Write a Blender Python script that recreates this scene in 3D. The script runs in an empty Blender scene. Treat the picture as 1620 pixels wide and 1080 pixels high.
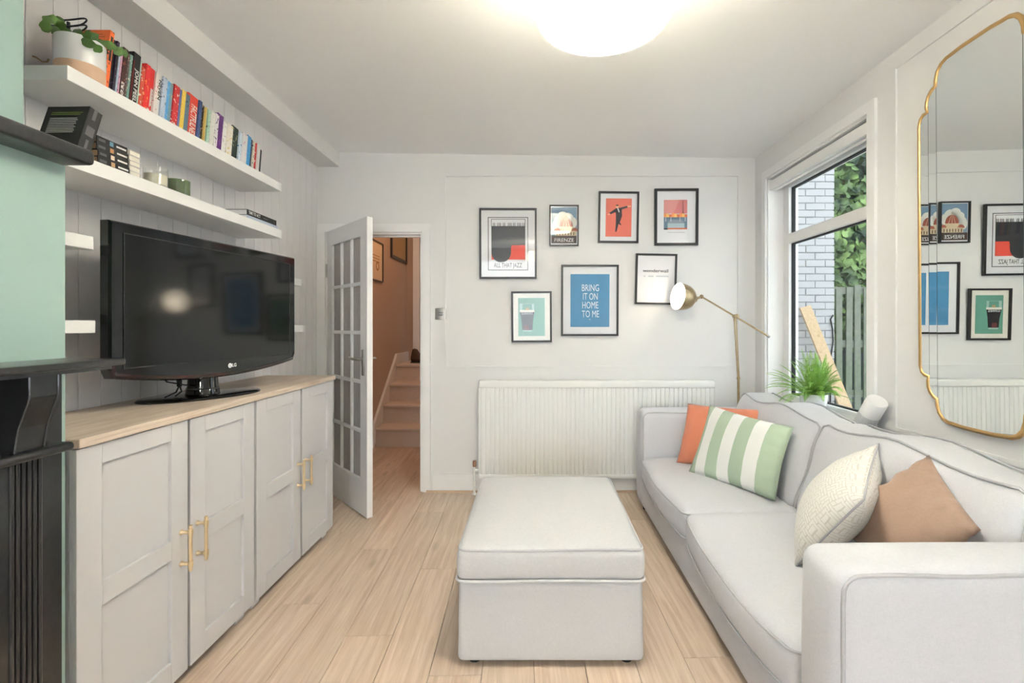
import bpy, math, random
from mathutils import Vector, Matrix

# ------------------------------------------------------------------ camera, world, large lights, exposure
F, CX, CY, EZ = 757.0, 848.0, 514.0, 1.264      # focal length (px of a 1620x1080 frame), vanishing point, eye height
scene = bpy.context.scene
COL = scene.collection
cam_d = bpy.data.cameras.new('camera'); cam = bpy.data.objects.new('camera', cam_d); COL.objects.link(cam)
cam.location = (0, 0, EZ); cam.rotation_euler = (math.pi/2, 0, 0)
cam_d.sensor_width = 36.0; cam_d.lens = F/1620*36
cam_d.shift_x = -(CX-810)/1620; cam_d.shift_y = -(540-CY)/1620
cam_d.clip_start = 0.05
scene.camera = cam
scene.view_settings.view_transform = 'Standard'; scene.view_settings.look = 'None'
scene.view_settings.gamma = 1.0; scene.view_settings.use_curve_mapping = False
scene.view_settings.exposure = 1.25
w = bpy.data.worlds.new('overcast_sky'); scene.world = w; w.use_nodes = True
bg = w.node_tree.nodes['Background']; bg.inputs[0].default_value = (0.86, 0.93, 1.0, 1); bg.inputs[1].default_value = 1.12

def area(name, loc, rot, sx, sy, power, col):
    l = bpy.data.lights.new(name, 'AREA'); l.shape = 'RECTANGLE'; l.size = sx; l.size_y = sy; l.energy = power; l.color = col
    o = bpy.data.objects.new(name, l); COL.objects.link(o); o.location = loc; o.rotation_euler = rot
    return o
# added area light for even brightness, set in an unseen rear window 
area('added_rear_light', (-.5, -4.55, 1.2), (math.radians(90), 0, 0), 2.0, 2.1, 34, (0.86, 0.94, 1.0))

# ------------------------------------------------------------------ helpers
R = random.Random(7)
def lin(c):
    c = c/255.0
    return c/12.92 if c <= 0.04045 else ((c+0.055)/1.055)**2.4
def rgb(r, g, b): return (lin(r), lin(g), lin(b), 1)
def P(x, y, d): return Vector(((x-CX)*d/F, d, EZ-(y-CY)*d/F))

class Mat:
    pass
def mat(name, col, rough=0.5, metal=0.0, noise=0.0, nscale=30, bump=0.0, bscale=200, emit=None, estr=0, spec=None, coat=0, sss=0, sheen=0):
    m = bpy.data.materials.new(name); m.use_nodes = True
    nt = m.node_tree; b = nt.nodes['Principled BSDF']
    b.inputs['Base Color'].default_value = col; b.inputs['Roughness'].default_value = rough; b.inputs['Metallic'].default_value = metal
    if spec is not None: b.inputs['Specular IOR Level'].default_value = spec
    if coat: b.inputs['Coat Weight'].default_value = coat
    if sheen: b.inputs['Sheen Weight'].default_value = sheen
    if emit: b.inputs['Emission Color'].default_value = emit; b.inputs['Emission Strength'].default_value = estr
    if noise or bump:
        tc = nt.nodes.new('ShaderNodeTexCoord')
        if noise:
            n = nt.nodes.new('ShaderNodeTexNoise'); n.inputs['Scale'].default_value = nscale; n.inputs['Detail'].default_value = 4
            nt.links.new(tc.outputs['Object'], n.inputs['Vector'])
            r = nt.nodes.new('ShaderNodeValToRGB')
            r.color_ramp.elements[0].position = .3; r.color_ramp.elements[1].position = .7
            r.color_ramp.elements[0].color = tuple(max(0, c*(1-noise)) for c in col[:3])+(1,)
            r.color_ramp.elements[1].color = tuple(min(1, c*(1+noise)) for c in col[:3])+(1,)
            nt.links.new(n.outputs['Fac'], r.inputs['Fac']); nt.links.new(r.outputs['Color'], b.inputs['Base Color'])
        if bump:
            n2 = nt.nodes.new('ShaderNodeTexNoise'); n2.inputs['Scale'].default_value = bscale; n2.inputs['Detail'].default_value = 3
            nt.links.new(tc.outputs['Object'], n2.inputs['Vector'])
            bp = nt.nodes.new('ShaderNodeBump'); bp.inputs['Strength'].default_value = bump; bp.inputs['Distance'].default_value = .01
            nt.links.new(n2.outputs['Fac'], bp.inputs['Height']); nt.links.new(bp.outputs['Normal'], b.inputs['Normal'])
    return m

def nodes_of(m): return m.node_tree.nodes, m.node_tree.links, m.node_tree.nodes['Principled BSDF']

def weave(name, col, rough=.9, scale=420, strength=.25, var=.05):
    m = mat(name, col, rough, sheen=.15)
    N, L, b = nodes_of(m)
    tc = N.new('ShaderNodeTexCoord')
    mp = N.new('ShaderNodeMapping'); mp.inputs['Scale'].default_value = (1, 1, .35)
    L.new(tc.outputs['Object'], mp.inputs['Vector'])
    n = N.new('ShaderNodeTexNoise'); n.inputs['Scale'].default_value = scale; n.inputs['Detail'].default_value = 2
    mp2 = N.new('ShaderNodeMapping'); mp2.inputs['Scale'].default_value = (.3, .3, 1)
    L.new(tc.outputs['Object'], mp2.inputs['Vector'])
    n2 = N.new('ShaderNodeTexNoise'); n2.inputs['Scale'].default_value = scale; n2.inputs['Detail'].default_value = 2
    L.new(mp.outputs['Vector'], n.inputs['Vector']); L.new(mp2.outputs['Vector'], n2.inputs['Vector'])
    mx = N.new('ShaderNodeMath'); mx.operation = 'ADD'; L.new(n.outputs['Fac'], mx.inputs[0]); L.new(n2.outputs['Fac'], mx.inputs[1])
    r = N.new('ShaderNodeMapRange'); r.inputs['From Min'].default_value = .6; r.inputs['From Max'].default_value = 1.4
    r.inputs['To Min'].default_value = 1-var; r.inputs['To Max'].default_value = 1+var
    L.new(mx.outputs[0], r.inputs['Value'])
    hs = N.new('ShaderNodeHueSaturation'); hs.inputs['Color'].default_value = col
    L.new(r.outputs['Result'], hs.inputs['Value']); L.new(hs.outputs['Color'], b.inputs['Base Color'])
    n3 = N.new('ShaderNodeTexNoise'); n3.inputs['Scale'].default_value = 7; n3.inputs['Detail'].default_value = 2
    L.new(tc.outputs['Object'], n3.inputs['Vector'])
    bp = N.new('ShaderNodeBump'); bp.inputs['Strength'].default_value = strength; bp.inputs['Distance'].default_value = .002
    bp2 = N.new('ShaderNodeBump'); bp2.inputs['Strength'].default_value = .25; bp2.inputs['Distance'].default_value = .02
    L.new(n3.outputs['Fac'], bp2.inputs['Height'])
    L.new(mx.outputs[0], bp.inputs['Height']); L.new(bp2.outputs['Normal'], bp.inputs['Normal']); L.new(bp.outputs['Normal'], b.inputs['Normal'])
    return m

def wood(name, c1, c2, c3, rough=.45, along='Y', gscale=1.0):
    m = mat(name, c1, rough)
    N, L, b = nodes_of(m)
    tc = N.new('ShaderNodeTexCoord'); oi = N.new('ShaderNodeObjectInfo')
    off = N.new('ShaderNodeVectorMath'); off.operation = 'SCALE'; off.inputs[0].default_value = (3.1, 17.3, 5.7)
    L.new(oi.outputs['Random'], off.inputs['Scale'])
    ad = N.new('ShaderNodeVectorMath'); ad.operation = 'ADD'
    L.new(tc.outputs['Object'], ad.inputs[0]); L.new(off.outputs['Vector'], ad.inputs[1])
    mp = N.new('ShaderNodeMapping')
    mp.inputs['Scale'].default_value = {'Y': (22*gscale, 1.1*gscale, 22*gscale), 'X': (1.1*gscale, 22*gscale, 22*gscale)}[along]
    L.new(ad.outputs['Vector'], mp.inputs['Vector'])
    n = N.new('ShaderNodeTexNoise'); n.inputs['Scale'].default_value = 2.2; n.inputs['Detail'].default_value = 8; n.inputs['Roughness'].default_value = .62
    n.inputs['Distortion'].default_value = .6
    L.new(mp.outputs['Vector'], n.inputs['Vector'])
    r = N.new('ShaderNodeValToRGB'); e = r.color_ramp.elements
    e[0].position = .3; e[0].color = c2; e[1].position = .68; e[1].color = c1
    L.new(n.outputs['Fac'], r.inputs['Fac'])
    # knots
    mp2 = N.new('ShaderNodeMapping'); mp2.inputs['Scale'].default_value = {'Y': (5, 1.6, 5), 'X': (1.6, 5, 5)}[along]
    L.new(ad.outputs['Vector'], mp2.inputs['Vector'])
    v = N.new('ShaderNodeTexVoronoi'); v.inputs['Scale'].default_value = 1.3; L.new(mp2.outputs['Vector'], v.inputs['Vector'])
    kr = N.new('ShaderNodeMapRange'); kr.inputs['From Min'].default_value = .03; kr.inputs['From Max'].default_value = .16
    kr.inputs['To Min'].default_value = .75; kr.inputs['To Max'].default_value = 0
    L.new(v.outputs['Distance'], kr.inputs['Value'])
    mu = N.new('ShaderNodeMath'); mu.operation = 'MULTIPLY'; L.new(kr.outputs['Result'], mu.inputs[0]); L.new(n.outputs['Fac'], mu.inputs[1])
    mk = N.new('ShaderNodeMix'); mk.data_type = 'RGBA'; mk.inputs['B'].default_value = c3
    L.new(mu.outputs[0], mk.inputs['Factor']); L.new(r.outputs['Color'], mk.inputs['A'])
    hs = N.new('ShaderNodeHueSaturation')
    vr = N.new('ShaderNodeMapRange'); vr.inputs['To Min'].default_value = .93; vr.inputs['To Max'].default_value = 1.06
    L.new(oi.outputs['Random'], vr.inputs['Value']); L.new(vr.outputs['Result'], hs.inputs['Value'])
    L.new(mk.outputs['Result'], hs.inputs['Color']); L.new(hs.outputs['Color'], b.inputs['Base Color'])
    bp = N.new('ShaderNodeBump'); bp.inputs['Strength'].default_value = .08; bp.inputs['Distance'].default_value = .003
    L.new(n.outputs['Fac'], bp.inputs['Height']); L.new(bp.outputs['Normal'], b.inputs['Normal'])
    return m

def glass(name, tint=(1, 1, 1, 1), ior=1.45, rough=0.0, bumps=None, mult=1.0):
    m = bpy.data.materials.new(name); m.use_nodes = True
    N, L = m.node_tree.nodes, m.node_tree.links
    for n in list(N): N.remove(n)
    out = N.new('ShaderNodeOutputMaterial'); mix = N.new('ShaderNodeMixShader')
    t = N.new('ShaderNodeBsdfTransparent'); t.inputs[0].default_value = tint
    g = N.new('ShaderNodeBsdfGlossy'); g.inputs['Roughness'].default_value = rough
    # Schlick reflectance, the same from both sides of a thin pane
    f0 = ((ior-1)/(ior+1))**2
    fr = N.new('ShaderNodeLayerWeight'); fr.inputs['Blend'].default_value = .5
    pw = N.new('ShaderNodeMath'); pw.operation = 'POWER'; pw.inputs[1].default_value = 5
    mm = N.new('ShaderNodeMath'); mm.operation = 'MULTIPLY_ADD'; mm.inputs[1].default_value = (1-f0)*mult; mm.inputs[2].default_value = f0*mult
    L.new(fr.outputs['Facing'], pw.inputs[0]); L.new(pw.outputs[0], mm.inputs[0]); L.new(mm.outputs[0], mix.inputs[0]); L.new(t.outputs[0], mix.inputs[1]); L.new(g.outputs[0], mix.inputs[2])
    L.new(mix.outputs[0], out.inputs[0])
    return m

class MB:
    def __init__(s): s.v = []; s.f = []
    def add(s, vs, fs):
        o = len(s.v); s.v += [tuple(p) for p in vs]; s.f += [tuple(i+o for i in q) for q in fs]; return s
    def box(s, x0, x1, y0, y1, z0, z1):
        return s.add([(x0,y0,z0),(x1,y0,z0),(x1,y1,z0),(x0,y1,z0),(x0,y0,z1),(x1,y0,z1),(x1,y1,z1),(x0,y1,z1)],
                     [(0,3,2,1),(4,5,6,7),(0,1,5,4),(1,2,6,5),(2,3,7,6),(3,0,4,7)])
    def rbox(s, x0, x1, y0, y1, z0, z1, r=.01, k=2, n=(0,0,0), fn=None):
        c = ((x0+x1)/2, (y0+y1)/2, (z0+z1)/2); h = ((x1-x0)/2, (y1-y0)/2, (z1-z0)/2)
        r = min(r, *[a*.999 for a in h])
        ax = []
        for i in range(3):
            a = [-h[i]+r*(1-math.cos(math.pi/2*j/k))*1.0 for j in range(k)]
            inn = [-(h[i]-r)+2*(h[i]-r)*j/(n[i]+1) for j in range(n[i]+2)]
            b = [-q for q in reversed(a)]
            ax.append(a+inn+b)
        idx = {}; vs = []; fs = []
        def put(p):
            key = tuple(round(q, 6) for q in p)
            if key in idx: return idx[key]
            cl = [max(-(h[i]-r), min(h[i]-r, p[i])) for i in range(3)]
            d = [p[i]-cl[i] for i in range(3)]; l = math.sqrt(sum(q*q for q in d)) or 1
            q = [cl[i]+d[i]/l*r if any(d) else p[i] for i in range(3)]
            if fn:
                q = list(fn(Vector((q[0]/h[0], q[1]/h[1], q[2]/h[2])), Vector(q)))
            idx[key] = len(vs); vs.append((q[0]+c[0], q[1]+c[1], q[2]+c[2])); return idx[key]
        for a in range(3):
            u, w_ = (a+1) % 3, (a+2) % 3
            for sg in (-1, 1):
                for i in range(len(ax[u])-1):
                    for j in range(len(ax[w_])-1):
                        q = []
                        for (ii, jj) in ((i,j),(i+1,j),(i+1,j+1),(i,j+1)):
                            p = [0,0,0]; p[a] = sg*h[a]; p[u] = ax[u][ii]; p[w_] = ax[w_][jj]; q.append(put(p))
                        if sg < 0: q.reverse()
                        if len(set(q)) >= 3:
                            qq = []
                            for e in q:
                                if e not in qq: qq.append(e)
                            fs.append(tuple(qq))
        return s.add(vs, fs)
    def tube(s, pts, r, n=8, closed=False, caps=True):
        pts = [Vector(p) for p in pts]; m = len(pts); rings = []
        rs = r if isinstance(r, (list, tuple)) else [r]*m
        up = None; vs = []
        for i in range(m):
            if closed: t = pts[(i+1) % m]-pts[i-1]
            else: t = pts[min(i+1, m-1)]-pts[max(i-1, 0)]
            t.normalize()
            if up is None:
                up = Vector((0,0,1)) if abs(t.z) < .9 else Vector((1,0,0))
            a = t.cross(up)
            if a.length < 1e-5: a = t.cross(Vector((0,1,0)))
            a.normalize(); b = a.cross(t).normalized(); up = b
            for j in range(n):
                an = 2*math.pi*j/n
                vs.append(pts[i]+(a*math.cos(an)+b*math.sin(an))*rs[i])
        fs = []
        for i in range(m if closed else m-1):
            k = (i+1) % m
            for j in range(n):
                fs.append((i*n+j, i*n+(j+1) % n, k*n+(j+1) % n, k*n+j))
        if caps and not closed:
            fs.append(tuple(reversed(range(n)))); fs.append(tuple((m-1)*n+j for j in range(n)))
        return s.add(vs, fs)
    def lathe(s, prof, center=(0,0,0), n=32, axis=None):
        # prof: list of (radius, height)
        M = Matrix.Identity(3)
        if axis is not None: M = Vector((0,0,1)).rotation_difference(Vector(axis).normalized()).to_matrix()
        c = Vector(center); vs = []; fs = []
        for (r, z) in prof:
            for j in range(n):
                a = 2*math.pi*j/n
                vs.append(c+M @ Vector((max(r, 1e-5)*math.cos(a), max(r, 1e-5)*math.sin(a), z)))
        for i in range(len(prof)-1):
            for j in range(n):
                fs.append((i*n+j, i*n+(j+1) % n, (i+1)*n+(j+1) % n, (i+1)*n+j))
        return s.add(vs, fs)
    def prism(s, poly, a0, a1, plane='xz'):
        # poly in 2D; extruded along the third axis from a0 to a1
        def p3(p, a):
            return {'xz': (p[0], a, p[1]), 'yz': (a, p[0], p[1]), 'xy': (p[0], p[1], a)}[plane]
        n = len(poly)
        vs = [p3(p, a0) for p in poly]+[p3(p, a1) for p in poly]
        fs = [tuple(range(n)), tuple(reversed(range(n, 2*n)))]+[(i, (i+n), (i+1) % n+n, (i+1) % n) for i in range(n)]
        return s.add(vs, fs)
    def mesh(s, name, off=(0,0,0), smooth=None):
        me = bpy.data.meshes.new(name)
        me.from_pydata([(p[0]-off[0], p[1]-off[1], p[2]-off[2]) for p in s.v], [], s.f)
        import bmesh
        bm = bmesh.new(); bm.from_mesh(me); bmesh.ops.recalc_face_normals(bm, faces=bm.faces); bm.to_mesh(me); bm.free()
        if smooth is not None:
            me.shade_smooth()
            try: me.set_sharp_from_angle(angle=math.radians(smooth))
            except Exception: pass
        me.update()
        return me
    def build(s, name, m, parent=None, smooth=None, org=None):
        off = org if org is not None else (ORG.get(parent.name, (0,0,0)) if parent else (0,0,0))
        me = s.mesh(name, off, smooth); me.materials.append(m)
        o = bpy.data.objects.new(name, me); COL.objects.link(o)
        if parent is not None:
            o.parent = parent
            ORG[o.name] = off
        elif org is not None:
            o.location = org; ORG[o.name] = org
        return o
ORG = {}
def tag(o, label=None, cat=None, group=None, kind=None):
    if label: o['label'] = label
    if cat: o['category'] = cat
    if group: o['group'] = group
    if kind: o['kind'] = kind
    return o
def thing(name, label, cat, loc=(0,0,0), rot=(0,0,0), group=None, kind=None, world=True):
    o = bpy.data.objects.new(name, None); COL.objects.link(o); o.empty_display_size = .05
    o.location = loc; o.rotation_euler = rot
    if world: ORG[o.name] = tuple(loc)
    return tag(o, label, cat, group, kind)
def struct(o, label, cat=None): return tag(o, label, cat, None, 'structure')
def inst(name, me, parent=None, loc=(0,0,0), rot=(0,0,0), sc=(1,1,1)):
    o = bpy.data.objects.new(name, me); COL.objects.link(o); o.parent = parent
    o.location = loc; o.rotation_euler = rot; o.scale = sc
    return o

def text(name, body, size, m, parent, loc, rot, sx=1.0, extrude=.0004, bold=0.0, align='CENTER'):
    cu = bpy.data.curves.new(name, 'FONT'); cu.body = body; cu.size = size; cu.align_x = align; cu.align_y = 'CENTER'
    cu.extrude = extrude; cu.offset = bold; cu.resolution_u = 3; cu.space_line = .92
    o = bpy.data.objects.new(name+'_tmp', cu); COL.objects.link(o)
    dg = bpy.context.evaluated_depsgraph_get()
    me = bpy.data.meshes.new_from_object(o.evaluated_get(dg)); bpy.data.objects.remove(o); bpy.data.curves.remove(cu)
    me.materials.clear(); me.materials.append(m)
    for v in me.vertices: v.co.x *= sx
    t = bpy.data.objects.new(name, me); COL.objects.link(t); t.parent = parent; t.location = loc; t.rotation_euler = rot
    return t

# ------------------------------------------------------------------ materials
M = {}
M['wall'] = mat('wall_paint', rgb(231, 230, 228), .7, noise=.01, nscale=3, bump=.05, bscale=60)
M['ceil'] = mat('ceiling_paint', rgb(250, 250, 249), .85, bump=.03, bscale=40)
M['white'] = mat('white_gloss_paint', rgb(240, 239, 237), .35, bump=.02, bscale=50)
M['plank'] = mat('white_board_paint', rgb(233, 231, 231), .5, noise=.015, nscale=6, bump=.08, bscale=25)
M['shelf'] = mat('white_shelf', rgb(243, 242, 240), .45)
M['green'] = mat('mint_paint', rgb(156, 180, 172), .75, noise=.02, nscale=4, bump=.04, bscale=50)
M['black'] = mat('black_slate', rgb(24, 24, 25), .32, noise=.35, nscale=9, bump=.12, bscale=30, coat=.3)
M['cab'] = mat('cabinet_white', rgb(207, 205, 206), .45)
M['gold'] = mat('brushed_gold', rgb(228, 208, 172), .34, 1.0)
M['mgold'] = mat('mirror_gold', rgb(206, 170, 118), .36, 1.0, bump=.05, bscale=60)
M['brass'] = mat('antique_brass', rgb(170, 150, 116), .3, 1.0, noise=.12, nscale=40)
M['steel'] = mat('brushed_steel', rgb(172, 168, 162), .32, 1.0)
M['tvblack'] = mat('piano_black', rgb(9, 9, 9), .08, coat=.1, spec=.45)
M['screen'] = mat('tv_screen', rgb(12, 11, 10), .085, spec=.42)
M['tvred'] = mat('tv_red_tint', rgb(44, 8, 10), .12, coat=.5)
M['rubber'] = mat('black_rubber', rgb(18, 18, 18), .6)
M['oaktop'] = wood('oak_worktop', rgb(226, 210, 192), rgb(190, 168, 148), rgb(130, 108, 90), .5, 'Y', 1.3)
M['floor'] = wood('oak_laminate', rgb(222, 202, 182), rgb(192, 166, 142), rgb(116, 90, 72), .38, 'Y', 1.0)
M['joint'] = mat('plank_joint', rgb(120, 95, 72), .8)
M['bead'] = mat('wood_beading', rgb(196, 168, 142), .5)
M['sofa'] = weave('sofa_fabric', rgb(211, 211, 215), scale=350)
M['otto'] = weave('ottoman_fabric', rgb(204, 203, 203), scale=300)
M['pipe'] = weave('piping_fabric', rgb(188, 187, 190), scale=350)
M['rad'] = mat('radiator_cream', rgb(242, 242, 238), .4)
M['frame'] = mat('black_frame', rgb(38, 36, 34), .4, noise=.15, nscale=80)
M['paper'] = mat('white_paper', rgb(236, 236, 238), .8)
M['cream'] = mat('cream_mount', rgb(234, 230, 220), .8)
M['pglass'] = glass('picture_glass', ior=1.38, rough=.02)
M['wglass'] = glass('window_glass', (.97, .985, .98, 1), 1.35)
M['wax'] = mat('cream_wax', rgb(240, 232, 210), .5)
M['clear'] = glass('clear_jar', (.95, .96, .95, 1), 1.45)
M['greeng'] = mat('green_glass', rgb(86, 100, 66), .12, coat=.5)
M['carpet'] = mat('beige_carpet', rgb(226, 210, 196), .95, noise=.12, nscale=180, bump=.4, bscale=300)
M['hall'] = mat('hall_paint', rgb(190, 168, 150), .8)
M['pages'] = mat('book_pages', rgb(236, 230, 214), .9)
M['pot'] = mat('white_glaze', rgb(238, 238, 238), .25, coat=.3)
M['terra'] = mat('tan_clay', rgb(212, 178, 150), .8, noise=.05, nscale=40)
M['soil'] = mat('soil', rgb(60, 42, 30), .95, noise=.3, nscale=60)
def C(n, r, g, b, rough=.7): 
    if n not in M: M[n] = mat(n, rgb(r, g, b), rough)
    return M[n]

# ------------------------------------------------------------------ structure
XL, XR, YB, YR = -1.663, 1.668, 3.64, -4.5
def zceil(x): return 2.556-.0132*x
# floor slab and planks
fl = MB().box(-2.0, 2.0, YR, 6.6, -.06, -.0125).build('floor', M['joint'])
struct(fl, 'pale oak laminate floor of long narrow boards')
PW, PL = .19, 1.29
pk = MB().rbox(-PW/2+.0008, PW/2-.0008, -PL/2+.0008, PL/2-.0008, -.012, 0, .0012, 1).mesh('plank'); pk.materials.append(M['floor'])
th = math.radians(1.75); Rz = Matrix.Rotation(th, 3, 'Z'); piv = Vector((0, YB, 0))
for i in range(-11, 12):
    o_ = (i*.41 % 1)*PL
    for j in range(-5, 4):
        c = Vector((i*PW+.03, YB-.2+j*PL+o_, 0))
        q = piv+Rz @ (c-piv)
        if q.x < XL-.12 or q.x > XR+.12 or q.y < -2.2: continue
        if q.y > YB+.5 and not (-1.8 < q.x < -.3): continue
        if q.y > 5.65: continue
        inst('plank', pk, fl, q, (0, 0, th))

# ceiling (falls slightly to the right)
m = MB(); xs = (-1.85, 1.85)
m.add([(xs[0], YR, zceil(xs[0])), (xs[1], YR, zceil(xs[1])), (xs[1], YB+.12, zceil(xs[1])), (xs[0], YB+.12, zceil(xs[0])),
       (xs[0], YR, 2.75), (xs[1], YR, 2.75), (xs[1], YB+.12, 2.75), (xs[0], YB+.12, 2.75)],
      [(0,3,2,1),(4,5,6,7),(0,1,5,4),(1,2,6,5),(2,3,7,6),(3,0,4,7)])
struct(m.build('ceiling', M['ceil']), 'plain white painted ceiling')

# back wall with door opening
DX0, DX1, DH = -1.605, -.858, 1.975
wb = MB().box(XL-.15, DX0, YB, YB+.12, 0, 2.7).box(DX0, DX1, YB, YB+.12, DH, 2.7).box(DX1, XR+.3, YB, YB+.12, 0, 2.7).build('wall_back', M['wall'])
struct(wb, 'white painted end wall with picture group and panel moulding')
def frame_loop(m, x0, x1, z0, z1, w_, y0, y1):
    m.box(x0, x1, y0, y1, z1-w_, z1); m.box(x0, x1, y0, y1, z0, z0+w_); m.box(x0, x0+w_, y0, y1, z0+w_, z1-w_); m.box(x1-w_, x1, y0, y1, z0+w_, z1-w_)
def bx(x, y): return (x-CX)/F*YB, EZ-(y-CY)/F*YB
m = MB(); a = bx(702, 582); b = bx(1170, 276)
frame_loop(m, a[0], b[0], a[1], b[1], .016, YB-.011, YB)
m.build('panel_moulding', M['wall'], wb)
# skirting along the end wall
bb = MB().box(DX1+.075, XR, YB-.018, YB, .012, .125).box(DX1+.075, XR, YB-.012, YB, .125, .135).build('baseboard_back', M['white']); struct(bb, 'white skirting board under the radiator')
MB().box(DX1+.03, XR, YB-.032, YB-.018, 0, .014).build('floor_beading', M['bead'], bb)

# left wall with painted boards
BRY = 1.283                                        # far edge of the chimney breast
wl = MB().box(XL-.15, XL-.012, YR, YB, 0, 2.7).build('wall_left', M['wall']); struct(wl, 'white tongue and groove boarded wall behind the television')
bw = .0905
pm = MB().rbox(-.012, 0, .0008, bw-.0008, 0, 2.47, .002, 1).mesh('plank'); pm.materials.append(M['plank'])
y = YB-bw
while y > BRY-.09:
    inst('plank', pm, wl, (XL-.0004*R.random(), y, 0)); y -= bw
# boxed-in beam along the top of the left wall
struct(MB().box(XL, -1.495, BRY, YB, 2.466, 2.62).build('trim_1', M['wall']), 'white boxed-in beam along the ceiling above the shelves')
# chimney breast: thick below, thinner above the slate ledge
XC, XU = -(CX-103)*BRY/F, -(CX-37)*BRY/F
cb = MB().box(XL-.1, XC, -.45, BRY, 0, 1.69).box(XL-.1, XU, -.45, BRY, 1.69, 2.7).build('wall_chimney', M['green']); struct(cb, 'pale mint green chimney breast')

# right wall with window opening
WY0, WY1, WZ0, WZ1 = 2.373, 3.452, .70, 2.32
WT = 1.862
wr = MB().box(XR, WT, YR, WY0, 0, 2.7).box(XR, WT, WY1, YB+.12, 0, 2.7).box(XR, WT, WY0, WY1, 0, WZ0).box(XR, WT, WY0, WY1, WZ1, 2.7).build('wall_right', M['wall'])
struct(wr, 'pale grey white wall with side window and mirror')
m = MB()
def frame_loop_y(m, y0, y1, z0, z1, w_, x0, x1, bottom=True):
    m.box(x0, x1, y0, y1, z1-w_, z1); m.box(x0, x1, y0, y0+w_, z0, z1-w_); m.box(x0, x1, y1-w_, y1, z0, z1-w_)
    if bottom: m.box(x0, x1, y0+w_, y1-w_, z0, z0+w_)
frame_loop_y(m, .35, 2.227, .775, 2.465, .018, XR-.008, XR)
m.build('panel_moulding', M['wall'], wr)
struct(MB().box(XR-.018, XR, YR, YB-.02, 0, .13).build('baseboard_right', M['white']), 'white skirting board behind the sofa')
# rear wall with a wide opening added for the rear light (behind the camera)
rw = MB().box(-2, -1.45, YR-.15, YR, 0, 2.7).box(.55, 2, YR-.15, YR, 0, 2.7).box(-1.45, .55, YR-.15, YR, 0, .12).box(-1.45, .55, YR-.15, YR, 2.3, 2.7).build('wall_rear', M['wall'])
struct(rw, 'plain white rear wall around an added window opening')

# window: frame, transom, panes, sill, architrave
win = thing('window_1', 'tall white side window with a top light over the sofa', None, (1.80, 2.9, WZ0), kind='structure')
FX0, FX1 = 1.778, 1.845
m = MB()
m.box(FX0, FX1, WY0, WY1, WZ1-.09, WZ1).box(FX0, FX1, WY0, WY1, WZ0, WZ0+.055).box(FX0, FX1, WY0, WY0+.10, WZ0+.055, WZ1-.09).box(FX0, FX1, WY1-.085, WY1, WZ0+.055, WZ1-.09)
m.build('frame', M['white'], win)
TZ = 1.872
MB().rbox(FX0-.004, FX1, WY0+.10, WY1-.085, TZ-.034, TZ+.034, .006, 2).build('transom', M['white'], win, 40)
MB().rbox(FX0-.006, FX1, WY0+.10, WY1-.085, WZ0+.055, WZ0+.078, .004, 1).build('bottom_bead', M['white'], win, 40)
m = MB()
for (z0, z1) in ((WZ0+.078, TZ-.034), (TZ+.034, WZ1-.09)):
    frame_loop_y(m, WY0+.10, WY1-.085, z0, z1, .007, FX0+.02, FX0+.045)
m.build('gasket', M['rubber'], win)
for (z0, z1) in ((WZ0+.08, TZ-.036), (TZ+.036, WZ1-.092)):
    MB().box(FX0+.03, FX0+.034, WY0+.102, WY1-.087, z0, z1).build('pane', M['wglass'], win)
MB().rbox(1.615, FX0, WY0-.045, WY1+.03, WZ0-.005, WZ0+.025, .008, 2).build('sill', M['white'], win, 40)
m = MB()
frame_loop_y(m, WY0-.035, WY1+.055, WZ0+.025, WZ1+.055, .055, XR-.016, XR, False)
m.build('architrave', M['white'], win)
m = MB().box(XR, FX0, WY0, WY0+.012, WZ0+.025, WZ1).box(XR, FX0, WY1-.012, WY1, WZ0+.025, WZ1).box(XR, FX0, WY0, WY1, WZ1-.012, WZ1)
m.build('reveal_lining', M['white'], win)
# roller blind, rolled up
bl = thing('roller_blind', 'rolled-up white blind cassette along the top of the window', 'blind', (1.735, 2.9, WZ1-.06))
prof = [(0, 0), (.06, 0), (.072, .012), (.075, .05), (.066, .066), (.02, .07), (0, .06)]
MB().prism([(1.675+p[0], WZ1-.088+p[1]) for p in prof], WY0+.018, WY1-.014, 'xz').build('cassette', M['white'], bl, 35)
MB().tube([(1.705, WY0+.02, WZ1-.093), (1.705, WY1-.03, WZ1-.093)], .008, 8).build('bottom_bar', M['white'], bl, 40)

# ------------------------------------------------------------------ door, door frame, hall beyond
tr = MB()
aw = .062
tr.box(DX0-aw+.006, DX0+.006, YB-.018, YB, 0, DH+aw-.006).box(DX1-.006, DX1+aw-.006, YB-.018, YB, 0, DH+aw-.006).box(DX0+.006, DX1-.006, YB-.018, YB, DH-.006, DH+aw-.006)
tr.box(DX0, DX0+.022, YB, YB+.12, 0, DH).box(DX1-.022, DX1, YB, YB+.12, 0, DH).box(DX0+.022, DX1-.022, YB, YB+.12, DH-.022, DH)
tr.box(DX0+.022, DX0+.034, YB+.045, YB+.075, 0, DH-.022).box(DX1-.034, DX1-.022, YB+.045, YB+.075, 0, DH-.022).box(DX0+.034, DX1-.034, YB+.045, YB+.075, DH-.034, DH-.022)
struct(tr.build('trim_2', M['white']), 'white architrave and lining around the doorway')

HX, HY = -1.583, YB-.012
EXd, EYd = P(580, 800, 3.117)[0], 3.117
ang = math.atan2(EYd-HY, EXd-HX); DWd = math.hypot(EYd-HY, EXd-HX)+.006
door = thing('door_1', 'open white glazed door with fifteen textured panes', None, (HX, HY, .006), (0, 0, ang), kind='structure', world=False)
TT, HD = .038, 1.965
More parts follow.
